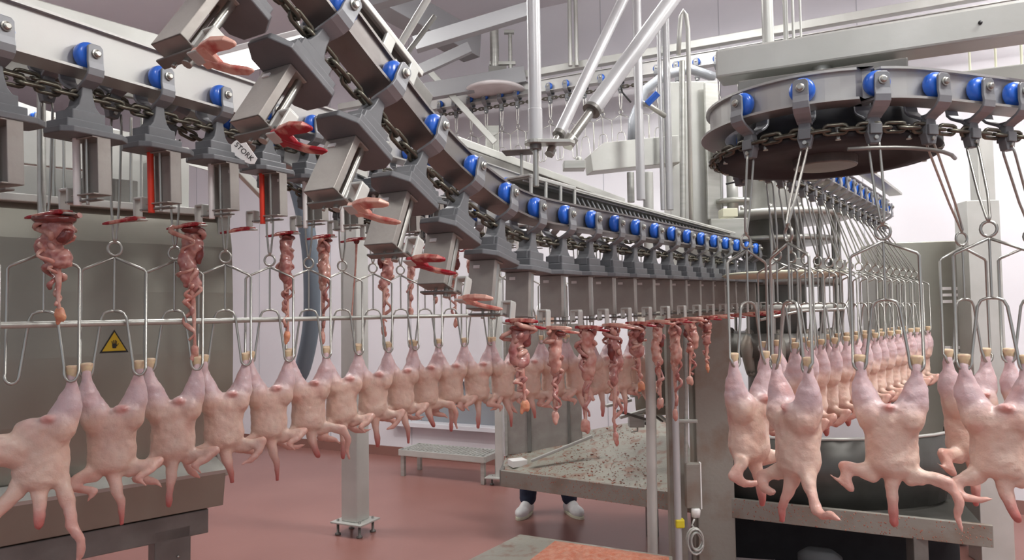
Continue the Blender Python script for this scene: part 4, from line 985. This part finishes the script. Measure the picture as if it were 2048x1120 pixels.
quadstrip('tray_floor', [f0 - dz, f1 - dz, fm - dz], [b0_, b1_, bm_], m_splash)
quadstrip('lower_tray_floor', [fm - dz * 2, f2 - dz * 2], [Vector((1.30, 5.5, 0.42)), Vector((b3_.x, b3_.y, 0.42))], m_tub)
def wallstrip(name, pts, h, m, th=0.03):
    mb = MB()
    for i in range(len(pts) - 1):
        a_, b_ = pts[i] - O, pts[i + 1] - O; L = (b_ - a_).length; mb.box((L / 2, 0, -h / 2), (L, th, h), frame(a_, b_ - a_))
    return mb.build(name, m, t, 0.003)
wallstrip('front_rim', [f0, f1, f2], H, m_stained); wallstrip('side_rim', [f0, Vector((b0_.x, b0_.y, TZ))], H, m_steel_dark)
for (x, y) in ((f1.x + 0.2, f1.y + 0.1), (2.2, 3.9), (1.0, 5.2)): MB().box((x - O.x, y - O.y, (TZ - 0.1) / 2), (0.08, 0.08, TZ - 0.1)).build('leg', m_steel_dark, t, 0.004)
# scraps lying on the tray
sc_ = MB(); rnd = random.Random(3)
for i in range(1100):
    u, v = rnd.random(), rnd.random() ** 1.3; a_ = f0.lerp(f1, u); c_ = b0_.lerp((b1_ + b2_) / 2, u); p = a_.lerp(c_, v); r_ = rnd.uniform(0.0015, 0.0050) * (1.8 if i % 23 == 0 else 1); sc_.ell((p.x, p.y, p.z + 0.001 - 0.03 * (1 - v)), (r_ * rnd.uniform(1, 2.2), r_, r_ * 0.5), n=6, m=4)
for i in range(700):
    a_ = f0.lerp(f1, rnd.random() ** 0.6) if i % 2 else f1.lerp(f2, rnd.random()); r_ = rnd.uniform(0.0015, 0.004); sc_.ell((a_.x, a_.y - 0.016, a_.z - rnd.random() * H), (r_, 0.003, r_ * 1.5), n=6, m=4)
tag(sc_.build('meat_scraps', m_scrap), 'small orange and red meat scraps splashed over the drip tray', 'scraps', kind='stuff')
# upright splash panel
sp0 = P(1008, 780, 5.42); sp1 = P(1163, 780, 5.42)
t = empty('splash_panel', 'tall dull steel splash panel standing at the left end of the tray', 'panel', ((sp0.x + sp1.x) / 2, 5.44, 0.55), -0.04)
w_ = sp1.x - sp0.x
MB().box((0, 0, 0.5), (w_, 0.02, 1.0)).build('panel', m_plate, t, 0.003)
MB().box((-w_ / 2 + 0.012, -0.02, 0.5), (0.024, 0.05, 1.0)).build('edge_post', m_steel, t, 0.003)
MB().box((w_ / 2 - 0.10, -0.016, 0.5), (0.02, 0.02, 1.0)).build('rib', m_steel_dark, t, 0.002)
MB().box((-w_ / 2 + 0.19, -0.016, 0.30), (0.03, 0.03, 0.55)).build('rib', m_steel_dark, t, 0.002)
tag(beam('deflector_strip', PZ(1062, 0.56, 922), PZ(1185, 0.74, 872), 0.03, 0.02, m_steel_light), 'bent steel strip lying across the drip tray before the panel', 'strip')
tag(vbox('white_tray_block', PZ(1035, 0.53, 925), (0.12, 0.10, 0.05), 0.4, m_white), 'small pale block at the left corner of the drip tray', 'block')

# brown rounded machine part and loose-looking guide blades behind the long pipe
cx = P(1310, 735, 4.95)
t = empty('eviscerating_head', 'grimy round machine head between the long pipe and the column', 'machine', cx)
MB().lathe([(0.10, -0.32), (0.14, -0.30), (0.15, -0.16), (0.17, -0.15), (0.17, 0.10), (0.12, 0.22), (0.12, 0.40)], 24).build('drum', m_stained, t)
MB().tube([(0.19 * math.cos(a) - 0.02, 0.19 * math.sin(a), -0.02 + 0.02 * math.sin(a * 2)) for a in [i * math.pi / 8 for i in range(16)]], 0.022, 8, closed=True).build('rubber_ring', m_dark, t)
for i in range(7):
    a = i * 0.9; r_ = 0.16
    MB().limb([(r_ * math.cos(a), r_ * math.sin(a), 0.14), (r_ * 1.2 * math.cos(a), r_ * 1.2 * math.sin(a), 0.02), (r_ * math.cos(a), r_ * math.sin(a), -0.12)], [0.03, 0.04, 0.028], 8).build('lobe', m_stained, t)
bl_ = [(1212, 812, 1262, 800), (1235, 822, 1290, 838), (1240, 835, 1330, 808), (1226, 760, 1256, 800), (1262, 792, 1318, 782), (1288, 848, 1325, 812), (1305, 820, 1340, 848), (1280, 812, 1325, 842)]
t = empty('deflector_assembly', 'cluster of pale and dark steel guide blades under the grimy head', 'guide', P(1270, 820, 4.75))
for i, (x0, y0, x1, y1) in enumerate(bl_):
    o = beam('blade', P(x0, y0, 4.7 + 0.03 * i) - t.location, P(x1, y1, 4.75 + 0.03 * i) - t.location, 0.035, 0.018, m_steel_light if i % 2 == 0 else m_steel_dark, bevel=0.002); o.parent = t
o = MB().box((0, 0, 0), (0.10, 0.08, 0.09)).build('mount', m_steel, t, 0.004); o.location = P(1272, 840, 4.8) - t.location
MB().tube([P(1275, 850, 4.8) - t.location, P(1275, 862, 4.8) - t.location, P(1262, 864, 4.8) - t.location], 0.006, 6).build('hook', m_wire, t)

# ------------------------------------------------------------------ carousel machinery in the centre
cc = P(1570, 560, 4.35)
t = empty('carousel', 'large dark eviscerating carousel behind the shackles right of the column', 'machine', (1.86, 4.95, 0))
MB().lathe([(0.16, 0.85), (0.20, 0.9), (0.20, 2.65), (0.17, 2.75)], 28).build('centre_column', m_steel_dark, t)
for i, (z, r, h, m) in enumerate(((1.32, 0.40, 0.16, m_steel_dark), (1.62, 0.44, 0.05, m_steel), (1.80, 0.42, 0.04, m_steel_dark), (2.26, 0.50, 0.035, m_steel_light), (2.10, 0.40, 0.03, m_steel), (2.62, 0.30, 0.03, m_steel))):
    MB().lathe([(r * 0.8, 0), (r, 0.0), (r, h), (r * 0.8, h)], 44, Matrix.Translation((0, 0, z))).build('ring_plate', m, t)
for k in range(16):
    a = k * math.pi / 8; x, y = 0.42 * math.cos(a), 0.42 * math.sin(a)
    u = MB().tube([(x, y, 1.48), (x, y, 2.30)], 0.012, 8).build('tool_rod', m_wire, t)
    MB().box((x, y, 1.92), (0.06, 0.06, 0.10)).build('tool_block', m_steel, u, 0.004)
    MB().lathe([(0.016, 0), (0.016, 0.03)], 8, Matrix.Translation((x * 1.08, y * 1.08, 2.295))).build('bolt', m_wire, u)
for k in range(12):
    a = k * math.pi / 6 + 0.2; x, y = 0.36 * math.cos(a), 0.36 * math.sin(a)
    MB().limb([(x, y, 1.48), (x * 1.1, y * 1.1, 1.38), (x, y, 1.22)], [0.03, 0.045, 0.03], 8).build('tool_head', m_stained, t)
# cream guide disc
o = MB().lathe([(0.01, 0.0), (0.30, 0.006), (0.32, 0.018), (0.30, 0.028), (0.01, 0.03)], 40).build('guide_disc', m_cream); o.location = P(1568, 556, 3.75); tag(o, 'thin cream plastic disc lying level behind the near shackles', 'disc')
o = vbox('cream_block', P(1456, 427, 4.15), (0.09, 0.09, 0.05), 0, m_cream); tag(o, 'small cream block at the foot of the tall column', 'block')
box_px('gear_housing', 1425, 1500, 436, 480, 4.35, 0.20, m_steel, 'grey gear housing at the end of the perforated channel', 'housing', -0.1)
t = empty('roller_assembly', 'small round roller stack between column and near shackles', 'roller', P(1465, 395, 4.4))
MB().lathe([(0.035, -0.1), (0.035, 0.18)], 16).build('roller', m_steel_light, t); MB().lathe([(0.11, -0.04), (0.11, -0.015)], 24).build('roller_flange', m_steel, t)
for x in (-0.07, 0.08): MB().tube([(x, 0, -0.14), (x, 0, 0.24)], 0.010, 8).build('roller_rod', m_wire, t)
tag(MB().tube([P(1452, 368, 3.6), P(1480, 362, 3.6), P(1500, 350, 3.55), P(1520, 325, 3.5)], 0.005, 6).build('cable', m_dark), 'black cable curving beside the near shackles', 'cable')
# bent guide wires at the shackles of the dense row
tag(MB().tube([P(1520, 640, 3.0), P(1600, 622, 3.1), P(1688, 618, 3.4), P(1698, 600, 3.45), P(1700, 560, 3.45)], 0.006, 8).build('guide_wire', m_wire), 'bent steel guide wire across the dense shackle row', 'wire')
tag(MB().tube([P(1555, 330, 2.7), P(1620, 350, 2.8), P(1665, 345, 2.9)], 0.006, 8).build('guide_wire', m_wire), 'short bent steel wire under the big wheel', 'wire')

# ------------------------------------------------------------------ right side cabinet, posts, basin
o = box_px('control_cabinet', 1775, 1935, 483, 1000, 4.9, 0.35, m_cabinet, 'grey steel cabinet with louvred vents behind the right chickens', 'cabinet', -0.15, zb=0.02)
for i, (px0, px1, py) in enumerate(((1883, 1901, 577), (1909, 1927, 577), (1884, 1902, 590), (1910, 1928, 590), (1885, 1903, 603), (1911, 1929, 603), (1890, 1900, 695), (1904, 1928, 695), (1891, 1900, 708), (1905, 1928, 708), (1892, 1901, 721), (1906, 1928, 721))):
    c = P((px0 + px1) / 2, py, 4.86); L_ = (px1 - px0) / F * 4.86
    v = MB().box((0, 0, 0), (L_, 0.012, 0.020)).build('vent_slot', m_white); v.parent = o
    v.matrix_world = Matrix.Translation(c); v.matrix_parent_inverse = o.matrix_world.inverted() if False else Matrix.Identity(4)
    bpy.context.view_layer.update(); v.matrix_local = o.matrix_world.inverted() @ Matrix.Translation(c) @ Matrix.Rotation(-0.15, 4, 'Z')
a_ = P(1952, 404, 4.6)
tag(vbox('steel_upright', (a_.x, a_.y, (a_.z) / 2), (0.20, 0.16, a_.z), -0.1, m_steel_light), 'tall wide pale upright at the right behind the chickens', 'upright')
a_ = P(1960, 265, 4.85)
tag(vbox('steel_upright', (a_.x, a_.y, (2.35 + a_.z) / 2), (0.11, 0.10, a_.z - 2.35), 0, m_steel_light), 'narrow grey upright on top of the wide one at the right', 'upright')
# curved basin behind the right part of the tray
t = empty('offal_basin', 'dark curved steel basin behind the near right chickens', 'basin', (2.0, 4.55, 0.45))
N = 18; vs = []; fs = []
for i in range(N + 1):
    a = R(180) * i / N
    c_, s__ = math.cos(-a), math.sin(-a)
    vs += [(0.78 * c_, 0.42 * s__, 0.42), (0.74 * c_, 0.38 * s__, 0.0), (0.72 * c_, 0.36 * s__, 0.0), (0.765 * c_, 0.405 * s__, 0.42)]
for i in range(N):
    a = i * 4; b = a + 4
    for p, q in ((0, 1), (1, 2), (2, 3), (3, 0)): fs.append((a + p, a + q, b + q, b + p))
fs += [(0, 3, 2, 1), (N * 4, N * 4 + 1, N * 4 + 2, N * 4 + 3)]
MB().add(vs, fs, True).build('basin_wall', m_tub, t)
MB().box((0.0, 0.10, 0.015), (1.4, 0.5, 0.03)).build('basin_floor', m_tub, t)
MB().tube([(0.775 * math.cos(R(x)), -0.415 * math.sin(R(x)), 0.425) for x in range(0, 181, 12)], 0.010, 8).build('rim', m_steel_light, t)
for k in range(6):
    x = -0.62 + k * 0.09; MB().tube([(x, -0.16, 0.52), (x + 0.004, -0.16, 0.40), (x + 0.02, -0.16, 0.38)], 0.008, 6).build('drip_tube', m_steel, t)
# machinery and an added shade sheet under the right part of the tray
tag(MB().lathe([(0.11, 0), (0.12, 0.05), (0.12, 0.22), (0.08, 0.25)], 24).build('drive_motor', m_dgrey), 'dark round drive motor under the tray at the right', 'motor').location = (1.75, 4.1, 0.0)
tag(beam('floor_beam', (1.25, 3.6, 0.06), (2.7, 3.3, 0.06), 0.08, 0.07, m_steel), 'low steel floor beam under the tray at the right', 'beam')
bk = box_px('shade_panel', 1475, 1900, 1030, 1120, 4.5, 0.05, m_dgrey, 'dark panel added for the shade under the right part of the tray', 'panel', -0.25, zb=0.02)  # dark sheet added to stand in for the deep shade below the tray

# junction box and coiled cable beside the column
t = empty('junction_box', 'flat steel junction box on the column with coiled cable below', 'box', P(1385, 970, 4.2))
MB().box((0, 0, 0), (0.085, 0.05, 0.26)).build('box', m_stained, t, 0.004); MB().box((0.044, -0.012, 0.0), (0.008, 0.03, 0.27)).build('edge', m_white, t, 0.001)
MB().lathe([(0.025, -0.18), (0.028, -0.14), (0.022, -0.13)], 14, Matrix.Translation((0.01, -0.02, 0))).build('plug', m_white, t)
cp = P(1390, 1080, 4.15); pts = []
for i in range(90):
    a = i * 0.42; rr2 = 0.045 + 0.012 * math.sin(i * 0.21); pts.append(cp + Vector((rr2 * math.cos(a) * 0.9, -0.02 + 0.015 * math.sin(a * 0.3), rr2 * 1.35 * math.sin(a))))
tag(MB().tube([P(1389, 1038, 4.15), P(1384, 1050, 4.15)] + pts, 0.006, 6).build('coiled_cable', m_steel_light), 'coil of grey cable hanging at the foot of the dark column', 'cable')
tag(vbox('pipe_clamp', P(1374, 842, 4.15), (0.12, 0.03, 0.02), -0.2, m_steel), 'small clamp holding the thin pale pipe to the column', 'clamp')
tag(MB().tube([P(1372, 650, 4.18), P(1372, 925, 4.18)], 0.012, 8).build('upright_pipe', m_steel), 'thin grey conduit between the stained upright and the dark column', 'pipe')

# foreground tray with orange scraps
tz = 0.42; pts = [PZ(905, tz, 1135), PZ(1040, tz, 1068), PZ(1345, tz, 1112), PZ(1345, tz, 1190), PZ(905, tz, 1190)]
o = MB().prism([(p.x, p.y) for p in pts], tz - 0.03, tz).build('collecting_tray', m_splash, None, 0.004); tag(o, 'low steel collecting tray with orange scraps at the bottom edge', 'tray')
for i, p in enumerate((pts[1], pts[2])): MB().box((p.x + (0.05 if i == 0 else -0.05), p.y - 0.06, (tz - 0.03) / 2), (0.04, 0.04, tz - 0.03)).build('leg', m_steel_dark, o)
mb = MB(); rnd = random.Random(5); gx = 46; gy = 14
q = [PZ(1060, tz, 1120), PZ(1110, tz, 1082), PZ(1338, tz, 1114), PZ(1338, tz, 1180)]
vs = []; fs = []
for i in range(gx + 1):
    for j in range(gy + 1):
        u = i / gx; v = j / gy; p = (q[0].lerp(q[3], u)).lerp(q[1].lerp(q[2], u), v); e = min(u, 1 - u, v, 1 - v) * 5
        vs.append((p.x, p.y, tz + 0.001 + min(1, e) * (0.014 + 0.016 * noise.noise(Vector((p.x * 30, p.y * 30, 0))) + rnd.uniform(0, 0.006))))
for i in range(gx):
    for j in range(gy): a = i * (gy + 1) + j; fs.append((a, a + gy + 1, a + gy + 2, a + 1))
mb.add(vs, fs, True); tag(mb.build('orange_scraps', m_offal), 'heap of orange minced scraps on the collecting tray at the bottom', 'scraps', kind='stuff')

# ------------------------------------------------------------------ the worker behind the tray
px_ = P(1098, 1035, 5.78).x; py_ = 5.78
t = empty('person', 'person in navy trousers and white shoes standing behind the drip tray', 'person', (px_, py_, 0))
bd = MB()
bd.ell((0, 0, 1.60), (0.075, 0.092, 0.110)); bd.limb([(0, 0.01, 1.52), (0, 0.01, 1.42)], [0.05, 0.055]); bd.ell((0, -0.094, 1.595), (0.013, 0.016, 0.02)); bd.ell((0.076, 0.01, 1.60), (0.012, 0.02, 0.03)); bd.ell((-0.076, 0.01, 1.60), (0.012, 0.02, 0.03))
bd.limb([(0, 0.01, 1.40), (0, 0.01, 1.20), (0, 0, 0.98)], [0.12, 0.12, 0.13])
for s in (-1, 1):
    bd.limb([(s * 0.17, 0.01, 1.38), (s * 0.23, 0.02, 1.12), (s * 0.20, -0.12, 0.92)], [0.05, 0.042, 0.03])
    bd.ell((s * 0.19, -0.17, 0.90), (0.035, 0.05, 0.018))
    for f_ in range(4): bd.limb([(s * 0.19 + (f_ - 1.5) * 0.018, -0.20, 0.90), (s * 0.19 + (f_ - 1.5) * 0.019, -0.235, 0.892), (s * 0.19 + (f_ - 1.5) * 0.019, -0.258 + 0.006 * abs(f_ - 1.5), 0.875)], [0.009, 0.0085, 0.007])
    bd.limb([(s * 0.155, -0.16, 0.898), (s * 0.135, -0.20, 0.885)], [0.010, 0.008])
    bd.limb([(s * 0.10, 0, 0.92), (s * 0.15, 0, 0.50), (s * 0.17, 0.01, 0.10)], [0.085, 0.06, 0.042])
me = solid(bd, 'body', 0.008, 3); me.materials.clear(); me.materials.append(m_face); MB().build('body', m_face, t, me=me)
tr_ = MB()
for s in (-1, 1): tr_.limb([(s * 0.09, 0, 0.95), (s * 0.15, -0.005, 0.50), (s * 0.17, 0.01, 0.13)], [0.105, 0.082, 0.068], 14)
me = solid(tr_, 'trousers', 0.010, 3, 0.006, 2); me.materials.clear(); me.materials.append(m_navy); MB().build('trousers', m_navy, t, me=me)
co = MB(); co.limb([(0, 0.01, 1.40), (0, 0.01, 1.15), (0, 0, 0.80)], [0.14, 0.16, 0.17], 16)
for s in (-1, 1): co.limb([(s * 0.16, 0.01, 1.38), (s * 0.235, 0.02, 1.12), (s * 0.205, -0.10, 0.95)], [0.072, 0.06, 0.048])
me = solid(co, 'coat', 0.012, 4, 0.008, 4); me.materials.clear(); me.materials.append(m_coat); MB().build('coat', m_coat, t, me=me)
me = solid(MB().ell((0, 0.01, 1.645), (0.088, 0.102, 0.085)), 'cap', 0.01, 1); me.materials.clear(); me.materials.append(m_coat); MB().build('cap', m_coat, t, me=me)
for s in (-1, 1): MB().ell((s * 0.028, -0.086, 1.612), (0.009, 0.007, 0.006)).build('eye', m_black, t)
for s in (-1, 1):
    sh = MB(); ang = s * 0.42
    Mr = Matrix.Translation((s * 0.175, 0.0, 0)) @ Matrix.Rotation(ang, 4, 'Z')
    sh.ell((0, -0.11, 0.045), (0.052, 0.085, 0.048), Mr); sh.ell((0, 0.03, 0.050), (0.042, 0.065, 0.052), Mr); sh.ell((0, -0.04, 0.065), (0.045, 0.085, 0.055), Mr)
    me = solid(sh, 'shoe', 0.007, 3)
    for v in me.vertices:
        if v.co.z < 0.004: v.co.z = 0.004
    me.materials.clear(); me.materials.append(m_boot); so = MB().build('shoe', m_boot, t, me=me)
    sl = MB(); out = []
    for i in range(20):
        a = 2 * math.pi * i / 20; c_, s__ = math.cos(a), math.sin(a); out.append(((0.052 if s__ < 0 else 0.044) * c_, -0.055 + 0.145 * s__))
    sl.prism(out, 0.0, 0.022, Mr); sl.build('sole', m_cream, so, 0.003)

for r_ in (car_w, car_r, car_m, car_m2, trol, *shBs.values(), shE, *CH, *PK.values()):
    if r_.name not in KIDS: KIDS[r_.name] = [(c, kids(c)) for c in kids(r_)]
    kill(r_)
